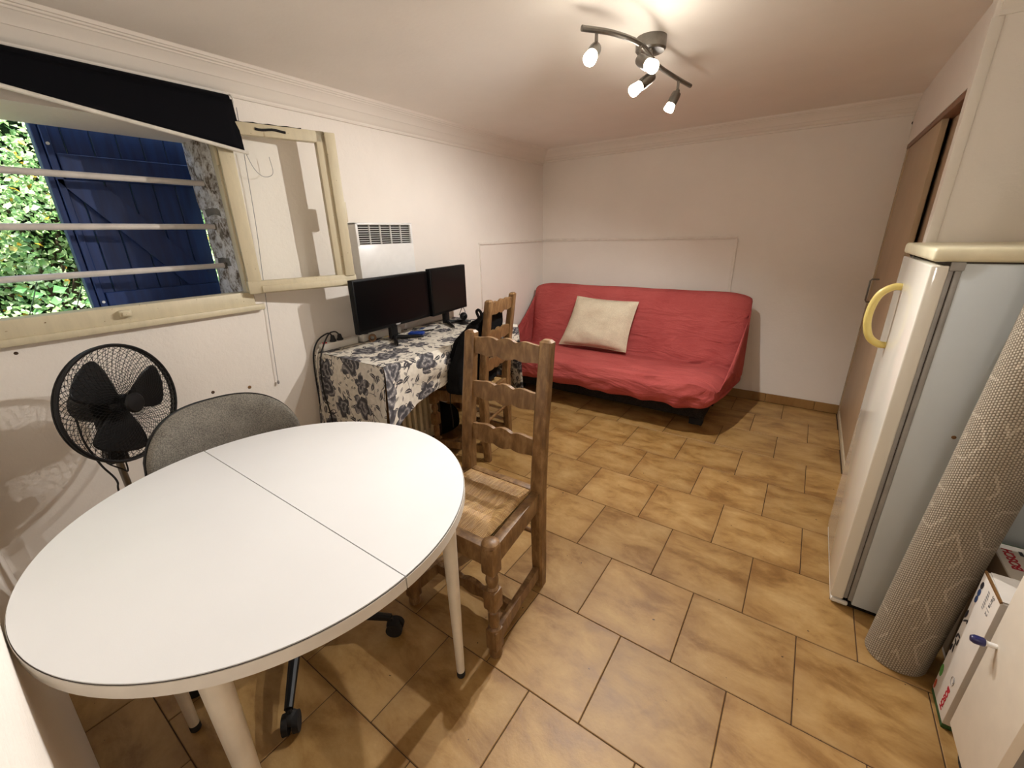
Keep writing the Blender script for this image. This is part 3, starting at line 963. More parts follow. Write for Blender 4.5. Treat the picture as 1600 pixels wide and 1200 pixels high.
# ================================================================== FURNITURE
# ------------------------------------------------------------------ red sofa bed
sf = thing('sofa_bed', 'red covered sofa bed against the far wall', 'sofa', (-.93, 2.5, 0))
SPR = [  # outline point, medial point (Y, Z) around the section
    ((2.32, .205), (2.32, .295)), ((2.12, .205), (2.14, .295)), ((2.05, .222), (2.12, .295)), ((2.028, .29), (2.11, .295)), ((2.038, .362), (2.12, .30)),
    ((2.08, .398), (2.15, .305)), ((2.28, .402), (2.30, .31)), ((2.48, .378), (2.48, .31)), ((2.64, .345), (2.64, .30)), ((2.672, .338), (2.72, .32)),
    ((2.688, .40), (2.755, .43)), ((2.715, .60), (2.78, .60)), ((2.742, .76), (2.805, .75)), ((2.764, .85), (2.82, .82)), ((2.80, .889), (2.835, .84)),
    ((2.86, .893), (2.85, .84)), ((2.905, .86), (2.86, .82)), ((2.90, .74), (2.84, .72)), ((2.85, .50), (2.80, .50)), ((2.80, .30), (2.72, .34)), ((2.72, .21), (2.68, .30)), ((2.50, .205), (2.50, .30))]
outl = catmull([(0, *p) for p, m in SPR] + [(0, *SPR[0][0])], 6)[:-1]
medl = catmull([(0, *m) for p, m in SPR] + [(0, *SPR[0][1])], 6)[:-1]
NP = len(outl)
SX0, SX1 = -1.875, .015
ends = [(0, 0.0), (.008, .24), (.024, .45), (.048, .64), (.080, .80), (.118, .92), (.16, 1.0)]
us = [(SX0 + e, s) for e, s in ends] + [(SX0 + .16 + (SX1 - SX0 - .32) * k / 150, 1.0) for k in range(1, 150)] + [(SX1 - e, s) for e, s in ends[::-1]]
def sofa_pt(i, j):
    x, s = us[i]
    j %= NP
    s2 = s if s > 0 else .05
    m, o = medl[j], outl[j]
    p = m.lerp(o, s2)
    # front corners pulled back, the cover tapers towards the right front
    y, z = p.y, p.z
    fr = max(0.0, (2.35 - y) / .32)
    xx = x
    cx = (SX0 + SX1) / 2
    if x > cx:
        xx = cx + (x - cx) * (1 - .082 * fr ** 1.5) 
        xx += .035 * (x - cx) * math.exp(-((y - 2.62) / .16) ** 2 - ((z - .36) / .18) ** 2)
    else:
        xx = cx + (x - cx) * (1 - .02 * fr)
    nrm = (o - m)
    nl = nrm.length
    nrm = Vector((0, nrm.y, nrm.z)) / nl if nl > 1e-5 else Vector((0, 0, 1))
    P = Vector((xx, y, z))
    t = j / NP
    w = 0.0
    # long pulls on the cover
    rid = lambda q, sd: 1 - 2.6 * abs(noise.noise(Vector((q[0], q[1], sd))))      # sharp ridges, like pulled cloth
    near_crease = math.exp(-((y - 2.64) / .10) ** 2) if z > .3 else 0
    w += near_crease * .014 * rid((xx * 4.0 - z * 3, y * 14 + xx * 2.5), 1.7)
    sag = max(0, 1 - abs(y - 2.06) / .22) if z < .43 else 0
    w += sag * .013 * rid((xx * 3.2 + z * 4, (y + z) * 9 - xx * 1.5), 5.1)
    right = max(0.0, (xx + .75) / .75)
    low = 1.0 if z < .5 else max(0.0, 1 - (z - .5) / .25)
    w += right * low * .017 * rid(((xx + (y - 2) * .7) * 3.2, (y + z - xx * .8) * 9), 3.3)
    left = max(0.0, (-1.0 - xx) / .9)
    w += left * low * .014 * rid(((xx - (y - 2) * .9) * 3.5, (y + z + xx) * 9), 8.3)
    seat = math.exp(-((y - 2.34) / .16) ** 2) if z > .3 else 0
    w += seat * .006 * rid((xx * 2.2, y * 8 + xx), 6.1)
    w += .005 * noise.noise(Vector((xx * 3, y * 6, z * 6)))
    P += nrm * w * (1 if s > .9 else s)
    # slightly wavy hem
    if z < .25:
        P.z += .014 * noise.noise(Vector((xx * 2.2, 0, 4))) - .012 * max(0, (xx + .6))
    return P
b = MB()
vsg = [[b.bm.verts.new(sofa_pt(i, j)) for j in range(NP)] for i in range(len(us))]
for i in range(len(us) - 1):
    for j in range(NP):
        b.bm.faces.new((vsg[i][j], vsg[i + 1][j], vsg[i + 1][(j + 1) % NP], vsg[i][(j + 1) % NP]))
for row in (vsg[0], vsg[-1]):
    for j in range(NP // 2 - 1):
        try:
            b.bm.faces.new((row[j], row[j + 1], row[NP - 2 - j], row[NP - 1 - j]))
        except ValueError:
            pass
b.build('cover', 'red_cover', sf, smooth=180, subsurf=1)
MB().box(-1.80, -.125, 2.285, 2.80, .045, .215, bevel=.012).build('base_box', 'charcoal', sf)
for x, y in ((-1.74, 2.31), (-.175, 2.31), (-1.74, 2.74), (-.175, 2.74)):
    MB().box(x - .045, x + .045, y - .035, y + .035, 0, .05, bevel=.004).build('foot', 'rubber', sf)

# cushion leaning on the sofa back
cu = thing('cushion', 'square ecru linen cushion leaning on the red sofa', 'cushion', (-1.12, 2.58, .40))
BL, BR, TL, TR = Vector((-1.435, 2.50, .402)), Vector((-.815, 2.51, .405)), Vector((-1.345, 2.668, .815)), Vector((-.79, 2.672, .80))
nrm_c = (BR - BL).cross(TL - BL).normalized()      # faces -Y, up
if nrm_c.y > 0: nrm_c = -nrm_c
def cush(side):
    def fn(u, v):
        pu, pv = 2 * u - 1, 2 * v - 1
        # pinched corners: edges bow inwards
        uu = pu * (1 - .055 * (1 - pv * pv)) ; vv = pv * (1 - .055 * (1 - pu * pu))
        uu, vv = (uu + 1) / 2, (vv + 1) / 2
        p = BL.lerp(BR, uu).lerp(TL.lerp(TR, uu), vv)
        h = max(0.0, (1 - pu ** 4)) ** .6 * max(0.0, (1 - pv ** 4)) ** .6
        h *= .075
        h += h * .35 * noise.noise(Vector((u * 3.4, v * 3.4, 2 + side)))
        h += .006 * noise.noise(Vector((u * 9, v * 22, 7 + side))) * (1 if h > .01 else 0)
        return p + nrm_c * (h * side if side > 0 else h * side * .55)
    return fn
b = MB()
b.grid(cush(1), 28, 28).grid(cush(-1), 28, 28)
bmesh.ops.remove_doubles(b.bm, verts=b.bm.verts, dist=.0006)
b.build('pillow', 'cushion', cu, smooth=70)
seam = [BL.lerp(BR, k / 12) for k in range(13)]
def edge_pt(u, v):
    pu, pv = 2 * u - 1, 2 * v - 1
    uu = (pu * (1 - .055 * (1 - pv * pv)) + 1) / 2; vv = (pv * (1 - .055 * (1 - pu * pu)) + 1) / 2
    return BL.lerp(BR, uu).lerp(TL.lerp(TR, uu), vv)
loop = [edge_pt(k / 12, 0) for k in range(13)] + [edge_pt(1, k / 12) for k in range(1, 13)] + [edge_pt(1 - k / 12, 1) for k in range(1, 13)] + [edge_pt(0, 1 - k / 12) for k in range(1, 13)]
MB().tube(loop, .0028, 6, cap=False).build('piping', 'cushion', cu)

# ------------------------------------------------------------------ ladder-back rush chairs (front towards -Y in their own frame)
def scallop(w, h, drop=0.0):
    """outline of a back slat: rising wave on the top edge, same wave below"""
    top, bot = [], []
    n = 36
    for k in range(n + 1):
        x = -w / 2 + w * k / n
        a = abs(x) / (w / 2)
        if a < .27:
            z = .0105 * math.cos(a / .27 * PI / 2 * .92) ** .7 - .001
        elif a < .64:
            q = (a - .27) / .37
            z = .010 * math.sin(q * PI * .5 + .25) * (1 - .35 * q)
        else:
            q = (a - .64) / .36
            z = .0063 * (1 - q) + .004 * q * q
        top.append((x, h / 2 - .015 + z * 1.8))
        bot.append((x, -h / 2 + .014 - z * 1.5))
    return bot + top[::-1]

def front_leg_prof():
    return [(.014, 0), (.020, .004), (.0225, .014), (.019, .026), (.016, .032)], None

def make_chair(name, label, loc, rotz):
    c = thing(name, label, 'chair', loc, rotz, 'ladder-back rush chairs')
    W = lambda mb, nm, mt, par=c, **k: mb.build(nm, mt, par, world=False, **k)
    SF, SB = .196, .166           # half widths at the front and the back
    YF, YBk = -.168, .168
    for s in (-1, 1):
        x = s * SF
        b = MB()
        b.lathe([(.015, 0), (.022, .005), (.024, .018), (.020, .032), (.017, .038)], (x, YF, 0), seg=16)
        b.box(x - .022, x + .022, YF - .022, YF + .022, .038, .122, bevel=.004)
        b.lathe([(.021, .118), (.022, .126), (.015, .132), (.018, .140), (.0195, .165), (.018, .190), (.020, .198), (.014, .206), (.021, .214)], (x, YF, 0), seg=16)
        b.box(x - .024, x + .024, YF - .024, YF + .024, .212, .292, bevel=.007)
        b.lathe([(.020, .288), (.021, .296), (.014, .302), (.0205, .318), (.0215, .330), (.018, .345), (.013, .352), (.018, .360)], (x, YF, 0), seg=16)
        b.box(x - .024, x + .024, YF - .024, YF + .024, .358, .462, bevel=.006)
        lg = W(b, 'front_leg', 'wood')
        W(MB().lathe([(.026, .460), (.029, .464), (.027, .472), (.018, .479), (.004, .481)], (x, YF, 0), seg=18), 'leg_knob', 'wood', lg)
    for s in (-1, 1):
        x = s * SB
        # back post: straight below the seat, raked above
        pts = [(YBk + .012, 0), (YBk + .004, .12), (YBk, .30), (YBk, .46), (YBk + .022, .72), (YBk + .062, 1.004)]
        b = MB()
        rings = []
        for (y, z), hw, hd in zip(pts, (.019, .023, .0245, .0245, .024, .0235), (.020, .023, .024, .024, .021, .018)):
            rings.append([b.bm.verts.new(Vector((x + a * hw, y + c_ * hd, z))) for a, c_ in ((-1, -.72), (-.72, -1), (.72, -1), (1, -.72), (1, .72), (.72, 1), (-.72, 1), (-1, .72))])
        top = pts[-1]
        rings.append([b.bm.verts.new(Vector((x + a * .014, top[0] + c_ * .011, 1.012))) for a, c_ in ((-1, -.72), (-.72, -1), (.72, -1), (1, -.72), (1, .72), (.72, 1), (-.72, 1), (-1, .72))])
        for r0, r1 in zip(rings, rings[1:]):
            for k in range(8):
                b.bm.faces.new((r0[k], r0[(k + 1) % 8], r1[(k + 1) % 8], r1[k]))
        b.bm.faces.new(rings[0][::-1]); b.bm.faces.new(rings[-1])
        W(b, 'back_post', 'wood', smooth=30)
    # three scalloped slats
    for z, h in ((.957, .078), (.789, .078), (.617, .080)):
        y = YBk + (.062 * max(0, (z - .72)) / .284 * .65 + .022 * min(1, (z - .46) / .26)) 
        Mx = Matrix.Translation((0, y + .002, z)) @ Matrix.Rotation(PI / 2 - .10, 4, 'X')
        W(MB().prism(scallop(2 * SB - .03, h), .017, Mx), 'back_slat', 'wood', smooth=0)
    # seat rails
    W(MB().box(-SF + .02, SF - .02, YF - .017, YF + .017, .385, .456, bevel=.0022), 'seat_rail', 'wood')
    W(MB().box(-SB + .02, SB - .02, YBk - .016, YBk + .014, .395, .456, bevel=.0022), 'seat_rail', 'wood')
    for s in (-1, 1):
        a, e = Vector((s * SF, YF + .02, 0)), Vector((s * SB, YBk - .018, 0))
        dd = (e - a); L = dd.length; dd.normalize()
        Mx = Matrix((dd, Vector((-dd.y, dd.x, 0)), Vector((0, 0, 1)))).transposed().to_4x4(); Mx.translation = a
        W(MB().box(0, L, -.017, .017, .385, .456, bevel=.0022, mat=Mx), 'seat_rail', 'wood')
        # low flat side stretcher, with an arched lower edge
        poly = [(0, -.028)] + [(L * k / 10, -.030 + .010 * math.sin(PI * k / 10)) for k in range(1, 10)] + [(L, -.028), (L, .026), (0, .030)]
        Ms = Matrix((dd, Vector((0, 0, 1)), dd.cross(Vector((0, 0, 1))))).transposed().to_4x4(); Ms.translation = a + Vector((0, 0, .080))
        W(MB().prism(poly, .022, Ms), 'side_stretcher', 'wood', smooth=0)
    # scalloped cross stretcher between the side ones
    Mx = Matrix.Translation((0, -.045, .086)) @ Matrix.Rotation(PI / 2, 4, 'X')
    W(MB().prism(scallop(2 * (SF + SB) / 2 - .01, .058), .022, Mx), 'cross_stretcher', 'wood', smooth=0)
    W(MB().tube([(-SB + .01, YBk, .255), (0, YBk, .255), (SB - .01, YBk, .255)], [.009, .0115, .009], 10), 'rear_rung', 'wood')
    # rush seat: four woven triangles dipping to the middle
    zc = .452
    F = [Vector((-SF + .03, YF + .012, 0)), Vector((SF - .03, YF + .012, 0)), Vector((SB - .02, YBk - .012, 0)), Vector((-SB + .02, YBk - .012, 0))]
    C1, C2 = Vector((-.085, .005, 0)), Vector((.085, .005, 0))
    def quad_patch(a, bq, c_, d_):
        def fn(u, v):
            p = a.lerp(bq, u).lerp(d_.lerp(c_, u), v)
            z = zc + .012 * math.sin(PI * min(1, v * 1.15)) * (1 - .5 * v) - .006 * v
            z += .0022 * noise.noise(Vector((p.x * 45, p.y * 45, 3)))
            return Vector((p.x, p.y, z))
        return fn
    for pts, mt in (((F[0], F[1], C2, C1), 'rush_y'), ((F[2], F[3], C1, C2), 'rush_y'), ((F[1], F[2], C2, C2), 'rush_x'), ((F[3], F[0], C1, C1), 'rush_x')):
        W(MB().grid(quad_patch(*pts), 60, 8), 'rush_weave', mt, smooth=0)
    b = MB()
    b.prism([(p.x, p.y) for p in F], .02, Matrix.Translation((0, 0, .432)))
    W(b, 'seat_base', 'rush_y', smooth=0)
    return c
ch1 = make_chair('dining_chair', 'ladder-back rush-seat chair in the foreground tucked against the white table', (-.527, .205, 0), math.radians(0.5))
ch2 = make_chair('dining_chair', 'ladder-back chair pushed to the cloth-covered desk with a black jacket on it', (-1.353, 1.175, 0), math.radians(-78.5))

# black jacket hung on the desk chair
jk = thing('jacket', 'black jacket draped over the chair at the desk', 'jacket', (-1.27, 1.15, .47))
jlev = [(.475, -1.265, 1.10, .105, .20), (.56, -1.275, 1.10, .115, .205), (.66, -1.262, 1.105, .105, .20), (.76, -1.225, 1.135, .08, .175), (.84, -1.195, 1.175, .06, .15), (.90, -1.175, 1.20, .04, .11), (.935, -1.175, 1.21, .025, .075), (.948, -1.17, 1.22, .004, .01)]
CH2 = Matrix.Translation((-1.353, 1.175, 0)) @ Matrix.Rotation(math.radians(-78.5), 4, 'Z')
CH2I = CH2.inverted()
def lies_free(p):
    """keeps the cloth on the desk side of the chair back and off the desk edge"""
    q = CH2I @ p
    z = q.z
    yb = .168 + .022 * min(1, max(0, (z - .46) / .26)) + .040 * min(1, max(0, (z - .72) / .284))
    if z > .47:
        lim = yb - .030
        if q.y > lim:
            q.y = lim - .004 * noise.noise(Vector((q.x * 14, z * 14, 5)))
    p = CH2 @ q
    if .59 < p.z < .80 and p.x < -1.283:
        p.x = -1.283 + .15 * (p.x + 1.283)
    if p.z < .485:
        p.z = .485
    return p
def jk_fn(u, v):
    f = v * (len(jlev) - 1); i = min(int(f), len(jlev) - 2); q = f - i
    a = [jlev[i][k] * (1 - q) + jlev[i + 1][k] * q for k in range(5)]
    th = 2 * PI * u
    ct, st = math.cos(th), math.sin(th)
    sx = math.copysign(abs(ct) ** .8, ct); sy = math.copysign(abs(st) ** .8, st)
    n = noise.noise(Vector((ct * 1.6, st * 1.6, a[0] * 3))) * .03 + .014 * noise.noise(Vector((ct * 4, st * 4, a[0] * 9)))
    fold = .010 * math.sin(th * 7 + a[0] * 6) * (1 - v)
    k = 1 + (n + fold) / .12
    p = Vector((a[1] + sx * a[3] * k, a[2] + sy * a[4] * k, a[0] + .01 * n))
    return lies_free(p)
b = MB().grid(jk_fn, 56, 30, closeu=True)
b.bm.verts.ensure_lookup_table()
b.build('jacket_body', 'black_fabric', jk, smooth=180)
b = MB().tube(catmull([(-1.13, 1.015, .91), (-1.14, 1.005, .95), (-1.125, 1.0, .965), (-1.11, 1.005, .95), (-1.115, 1.01, .91)], 6), .008, 7)
b.build('collar_loop', 'black_fabric', jk)
b = MB()
def sleeve(u, v):
    c0 = [(-1.165, 1.02, .89), (-1.19, .975, .82), (-1.225, .93, .70), (-1.25, .915, .57), (-1.26, .915, .50)]
    cp = catmull(c0, 5)
    f = v * (len(cp) - 1); i = min(int(f), len(cp) - 2)
    p = cp[i].lerp(cp[i + 1], f - i)
    r = .030 + .026 * v + .005 * math.sin(v * 22) + .004 * math.sin(u * 12.56 + v * 9)
    return p + Vector((math.cos(u * 2 * PI) * r, math.sin(u * 2 * PI) * r * .75, .01 * math.sin(u * 6.28)))
b.grid(sleeve, 18, 24, closeu=True)
b.build('sleeve', 'black_fabric', jk, smooth=180)
MB().tube(catmull([(-1.31, .93, .50), (-1.315, .925, .40), (-1.31, .93, .30), (-1.34, .96, .22)], 6), .0035, 6).build('cord', 'rubber', jk)

# black bag on the floor under the desk chair
bag = thing('bag', 'black bag on the floor beneath the desk chair', 'bag', (-1.70, 1.19, 0))
def bag_fn(u, v):
    th = 2 * PI * u
    ph = PI * v
    ct, st = math.cos(th), math.sin(th)
    r = abs(math.sin(ph)) ** .6
    p = Vector((-1.70 + math.copysign(abs(ct) ** .7, ct) * .11 * r, 1.215 + math.copysign(abs(st) ** .7, st) * .125 * r, .085 - .085 * math.copysign(abs(math.cos(ph)) ** .7, math.cos(ph))))
    p.z += max(0, p.z) * .5 * noise.noise(p * 7)
    return p + Vector((0, 0, 0.001))
MB().grid(bag_fn, 36, 18, closeu=True).build('bag_body', 'black_fabric', bag, smooth=180)
MB().tube(catmull([(-1.64, 1.12, .14), (-1.61, 1.15, .21), (-1.61, 1.24, .215), (-1.65, 1.30, .13)], 6), .008, 6).build('strap', 'black_fabric', bag)

# ------------------------------------------------------------------ desk under a floral cloth
DX0, DX1, DY0, DY1, DZ = -1.922, -1.325, .485, 1.665, .742
dk = thing('desk', 'desk hidden under the grey floral cloth along the left wall', 'desk', ((DX0 + DX1) / 2, (DY0 + DY1) / 2, 0))
MB().box(DX0, DX1 - .004, DY0 + .004, DY1 - .004, DZ - .03, DZ - .002, bevel=.003).build('desk_top', 'wood', dk)
for x in (DX0 + .05, DX1 - .06):
    for y in (DY0 + .05, DY1 - .06):
        MB().box(x - .022, x + .022, y - .022, y + .022, 0, DZ - .03, bevel=.003).build('leg', 'wood', dk)
clo = thing('tablecloth', 'white tablecloth with grey flowers draped over the desk', 'tablecloth', ((DX0 + DX1) / 2, (DY0 + DY1) / 2, DZ))
ZT = DZ + .002
def rip(a, drop, seed, amp=.035):
    return drop * amp / .3 * (noise.noise(Vector((a * 5.0, drop * 1.2, seed))) + .6 * noise.noise(Vector((a * 11.0, drop, seed + 3))))
def front_drop(y):
    return .32 - .20 * min(1, max(0, (y - DY0) / .62)) + .02 * noise.noise(Vector((y * 4, 0, 2)))
def c_top(u, v):
    x = DX0 + (DX1 - DX0) * u; y = DY0 + (DY1 - DY0) * v
    z = ZT + .0015 + .0022 * noise.noise(Vector((x * 9, y * 9, 1)))
    return Vector((x, y, z))
def out_of(d, L=.012):
    return L * (1 - math.exp(-d / .02))
def c_front(u, v):
    y = DY0 + (DY1 - DY0) * u
    d = front_drop(y) * v
    ear = math.exp(-((u) / .05) ** 2) * d * .28
    bulge = .030 * math.sin(min(1, d / .16) * PI) * math.exp(-((y - .86) / .16) ** 2)
    return Vector((DX1 + out_of(d) + rip(y, d, 4, .03) * min(1, u * 8) + ear + bulge + .03 * d, y - ear * 1.0, ZT + .001 - d + .2 * bulge))
def c_near(u, v):
    x = DX0 + (DX1 - DX0) * u
    dm = .54
    d = dm * v
    fx = front_drop(DY0) / dm
    ear = math.exp(-((1 - u) / .10) ** 2) * min(d, .4) * .28
    return Vector((x + out_of(d) * u ** 6 + ear * 1.0 + .03 * d * u ** 6, DY0 - out_of(d) * 0 - ear * 1.0 - .004 - .05 * d - abs(rip(x, d, 9, .03)) * min(1, (1 - u) * 8 + .02), ZT + .001 - d))
def c_far(u, v):
    x = DX0 + (DX1 - DX0) * u
    d = .58 * v
    return Vector((x + out_of(d) * u ** 6 + .02 * d, DY1 + .004 + .06 * d + abs(rip(x, d, 15, .05)), ZT + .001 - d))
b = MB()
b.grid(c_top, 50, 90, lambda u, v: (u * (DX1 - DX0), v * (DY1 - DY0)))
b.grid(c_front, 110, 28, lambda u, v: ((DX1 - DX0) + v * .25, u * (DY1 - DY0)))
b.grid(c_near, 70, 44, lambda u, v: (u * (DX1 - DX0), -v * .54))
b.grid(c_far, 50, 36, lambda u, v: (u * (DX1 - DX0), (DY1 - DY0) + v * .58))
b.build('cloth', 'floral', clo, smooth=60, norm=False)

# oil-filled radiator under the desk
rad = thing('oil_radiator', 'cream finned oil radiator standing under the desk', 'radiator', (-1.63, .86, 0))
for k in range(9):
    y = .62 + k * .046
    MB().box(-1.70, -1.55, y - .014, y + .014, .09, .60, bevel=.010, seg=2).build('fin', 'radiator', rad)
MB().box(-1.68, -1.56, .606, .62 + 8 * .046, .12, .16).build('lower_pipe', 'radiator', rad)
MB().box(-1.71, -1.54, 1.008, 1.062, .07, .61, bevel=.012).build('control_box', 'black_plastic', rad)
for y in (.64, .99):
    b = MB().box(-1.73, -1.52, y - .02, y + .02, .045, .085, bevel=.005)
    b.tube([(-1.72, y - .012, .024), (-1.72, y + .012, .024)], .024, 12).tube([(-1.53, y - .012, .024), (-1.53, y + .012, .024)], .024, 12)
    b.build('foot', 'rubber', rad)

# monitors
def monitor(name, label, A, Bp, z0, z1, foot):
    A, Bp = Vector((*A, 0)), Vector((*Bp, 0))
    d = (Bp - A).normalized(); n = Vector((d.y, -d.x, 0))
    Mx = Matrix((d, n, Vector((0, 0, 1)))).transposed().to_4x4(); Mx.translation = A
    L = (Bp - A).length
    m = thing(name, label, 'monitor', ((A + Bp) / 2 - n * .03) + Vector((0, 0, ZT)), 0)
    MB().box(0, L, -.04, -.004, z0, z1, bevel=.004, mat=Mx).build('bezel', 'screen_frame', m)
    MB().box(.009, L - .009, -.006, -.002, z0 + .018, z1 - .009, mat=Mx).build('screen', 'screen', m, smooth=0)
    MB().box(L / 2 - .028, L / 2 + .028, -.07, -.04, ZT + .01, z0 + .12, bevel=.006, mat=Mx).build('stand_neck', 'black_plastic', m)
    for s in (-1, 1):
        b = MB()
        b.tube([Mx @ Vector((L / 2, -.05, ZT + .020)), Mx @ Vector((L / 2 + s * .09, .055, ZT + .0155)), Mx @ Vector((L / 2 + s * .115, .085, ZT + .0115))], [.013, .010, .006], 8)
        b.build('stand_leg', 'black_plastic', m)
    return m, Mx, L
m1, M1, L1 = monitor('monitor', 'larger black monitor on the left half of the floral desk', (-1.655, .612), (-1.712, 1.212), .842, 1.137, 0)
b = MB().box(L1 / 2 - .018, L1 / 2 + .018, -.005, -.0015, .847, .855, mat=M1)
b.build('badge', 'print_grey', m1, smooth=0)
monitor('monitor', 'black monitor at the far right end of the floral desk', (-1.692, 1.222), (-1.765, 1.652), .840, 1.149, 0)

# web camera
wc = thing('webcam', 'black ball webcam beside the right monitor stand', 'webcam', (-1.70, 1.50, ZT))
MB().lathe([(.036, 0), (.034, .008), (.02, .018), (.010, .024), (.010, .032)], (-1.668, 1.49, ZT + .002), seg=20).build('foot', 'black_plastic', wc)
bl = MB().sphere((-1.668, 1.49, ZT + .058), .028, 18, 12).build('ball', 'black_plastic', wc)
MB().lathe([(.012, .0), (.012, .006), (.008, .007)], (-1.643, 1.478, ZT + .060), (.9, -.4, .1), 14).build('lens', 'screen', bl)
MB().tube(catmull([(-1.72, 1.50, ZT + .06), (-1.72, 1.545, ZT + .11), (-1.70, 1.55, ZT + .06), (-1.74, 1.58, ZT + .008)], 6), .0025, 6).build('cable', 'rubber', wc)

# convector heater on the wall
cv = thing('convector_heater', 'white electric convector heater on the left wall behind the monitors', 'heater', (-1.88, 1.02, .98))
CX0, CX1, CY0, CY1, CZ0, CZ1 = XL + .012, -1.832, .806, 1.232, .985, 1.432
b = MB()
b.box(CX0, CX1, CY0, CY1, CZ0, 1.312, bevel=.006)
b.box(CX0 + .003, CX1 - .0125, CY0 + .004, CY1 - .004, 1.30, CZ1 - .004)
b.box(CX0, CX1, CY0, CY0 + .018, 1.30, CZ1, bevel=.005).box(CX0, CX1, CY1 - .018, CY1, 1.30, CZ1, bevel=.005).box(CX0, CX1, CY0, CY1, 1.418, CZ1, bevel=.005)
b.build('body', 'white_metal', cv)
MB().box(CX1 - .0128, CX1 - .0115, CY0 + .016, CY1 - .016, 1.31, 1.42).build('grille_recess', 'slot', cv, smooth=0)
for k in range(1, 5):
    y = CY0 + .018 + (CY1 - CY0 - .036) * k / 5
    MB().box(CX1 - .0112, CX1, y - .0014, y + .0014, 1.31, 1.42).build('grille_post', 'white_metal', cv, smooth=0)
for k in range(8):
    z = 1.321 + k * .0122
    MB().box(CX1 - .0105, CX1 - .001, CY0 + .016, CY1 - .016, z - .0014, z + .0014).build('grille_slat', 'white_metal', cv, smooth=0)
MB().box(XL, CX0, CY0 + .08, CY1 - .08, 1.02, 1.38).build('wall_bracket', 'steel', cv, smooth=0)

# things on the desk
ps = thing('power_strip', 'white power strip with black plugs and red switch at the near desk corner', 'power strip', (-1.87, .60, ZT))
MB().box(-1.905, -1.858, .505, .735, ZT + .003, ZT + .043, bevel=.006).build('strip_body', 'white_plastic', ps)
MB().box(-1.893, -1.872, .520, .542, ZT + .042, ZT + .049, bevel=.003).build('switch', 'red', ps)
for y, tip in ((.585, -1), (.63, 1)):
    p = MB().lathe([(.018, 0), (.019, .006), (.014, .014), (.011, .03), (.008, .036)], (-1.882, y, ZT + .043), seg=14).build('plug', 'rubber', ps)
pts1 = catmull([(-1.882, .585, ZT + .075), (-1.885, .56, ZT + .095), (-1.90, .50, ZT + .06), (-1.905, .462, ZT - .03), (-1.90, .448, .52), (-1.875, .432, .30), (-1.85, .43, .08), (-1.80, .42, .008)], 7)
pts2 = catmull([(-1.882, .63, ZT + .075), (-1.878, .60, ZT + .098), (-1.865, .545, ZT + .085), (-1.84, .468, ZT - .02), (-1.825, .440, .56), (-1.77, .428, .38), (-1.74, .422, .08), (-1.68, .40, .008)], 7)
pts3 = catmull([(-1.882, .505, ZT + .02), (-1.875, .475, ZT + .008), (-1.868, .452, .66), (-1.845, .432, .50), (-1.815, .412, .32), (-1.80, .40, .05)], 7)
MB().tube(pts1, .0042, 6).build('cable', 'rubber', ps)
MB().tube(pts2, .0042, 6).build('cable', 'rubber', ps)
MB().tube(pts3, .0045, 6).build('cable', 'cable_white', ps)
ps2 = thing('power_strip', 'second white power block under the left monitor with one black plug', 'power strip', (-1.87, .84, ZT))
MB().box(-1.90, -1.845, .76, 1.06, ZT + .003, ZT + .046, bevel=.006).build('strip_body', 'white_plastic', ps2)
MB().lathe([(.018, 0), (.019, .006), (.014, .016), (.010, .034), (.007, .04)], (-1.872, .80, ZT + .046), seg=14).build('plug', 'rubber', ps2)
MB().tube(catmull([(-1.872, .80, ZT + .085), (-1.872, .81, ZT + .12), (-1.868, .86, ZT + .13), (-1.86, .95, ZT + .12)], 6), .004, 6).build('cable', 'rubber', ps2)
tp = thing('tape_roll', 'small brown tape roll standing beside the white power block', 'tape', (-1.82, .80, ZT))
Mt = frame_from((.75, -.66, .05)).to_4x4(); Mt.translation = (-1.815, .805, ZT + .026)
b = MB()
for r0, r1 in ((.024, .013),):
    ring = []
    for zz, rr in ((-.011, r1), (-.011, r0), (.011, r0), (.011, r1)):
        ring.append([b.bm.verts.new(Mt @ Vector((rr * math.cos(2 * PI * k / 24), rr * math.sin(2 * PI * k / 24), zz))) for k in range(24)])
    for q in range(4):
        a, c_ = ring[q], ring[(q + 1) % 4]
        for k in range(24):
            b.bm.faces.new((a[k], a[(k + 1) % 24], c_[(k + 1) % 24], c_[k]))
b.build('roll', 'brown', tp)
bc = thing('blue_case', 'flat blue case lying under the left monitor', 'case', (-1.72, 1.05, ZT))
Mx = Matrix.Translation((-1.715, 1.075, ZT + .003)) @ Matrix.Rotation(math.radians(28), 4, 'Z')
MB().box(-.05, .05, -.028, .028, 0, .018, bevel=.007, mat=Mx).build('case_body', 'blue_plastic', bc)
MB().box(-.05, .05, -.0285, -.026, .0085, .0100, mat=Mx).build('zip', 'black_plastic', bc)
def leaflet(name, label, cx, cy, ang, w, h, mats):
    o = thing(name, label, 'paper', (cx, cy, ZT), 0)
    Mx = Matrix.Translation((cx, cy, ZT + .004)) @ Matrix.Rotation(ang, 4, 'Z')
    MB().grid(lambda u, v: Mx @ Vector(((u - .5) * w, (v - .5) * h, .002 + .012 * u * u)), 6, 6).build('sheet', 'white_plastic', o, solid=.0012)
    for k, mt in enumerate(mats):
        MB().grid(lambda u, v: Mx @ Vector(((.12 + .3 * k + u * .24 - .5) * w, (v * .7 + .15 - .5) * h, .0030 + .012 * (.12 + .3 * k + u * .24) ** 2)), 4, 4).build('printed_patch', mt, o)
leaflet('leaflet', 'pale leaflet with blue print between the two monitors', -1.775, 1.225, .5, .13, .10, ('print_blue',))
leaflet('leaflet', 'small card with red and yellow print under the left monitor corner', -1.80, .93, .3, .10, .07, ('handle_yellow', 'print_red'))

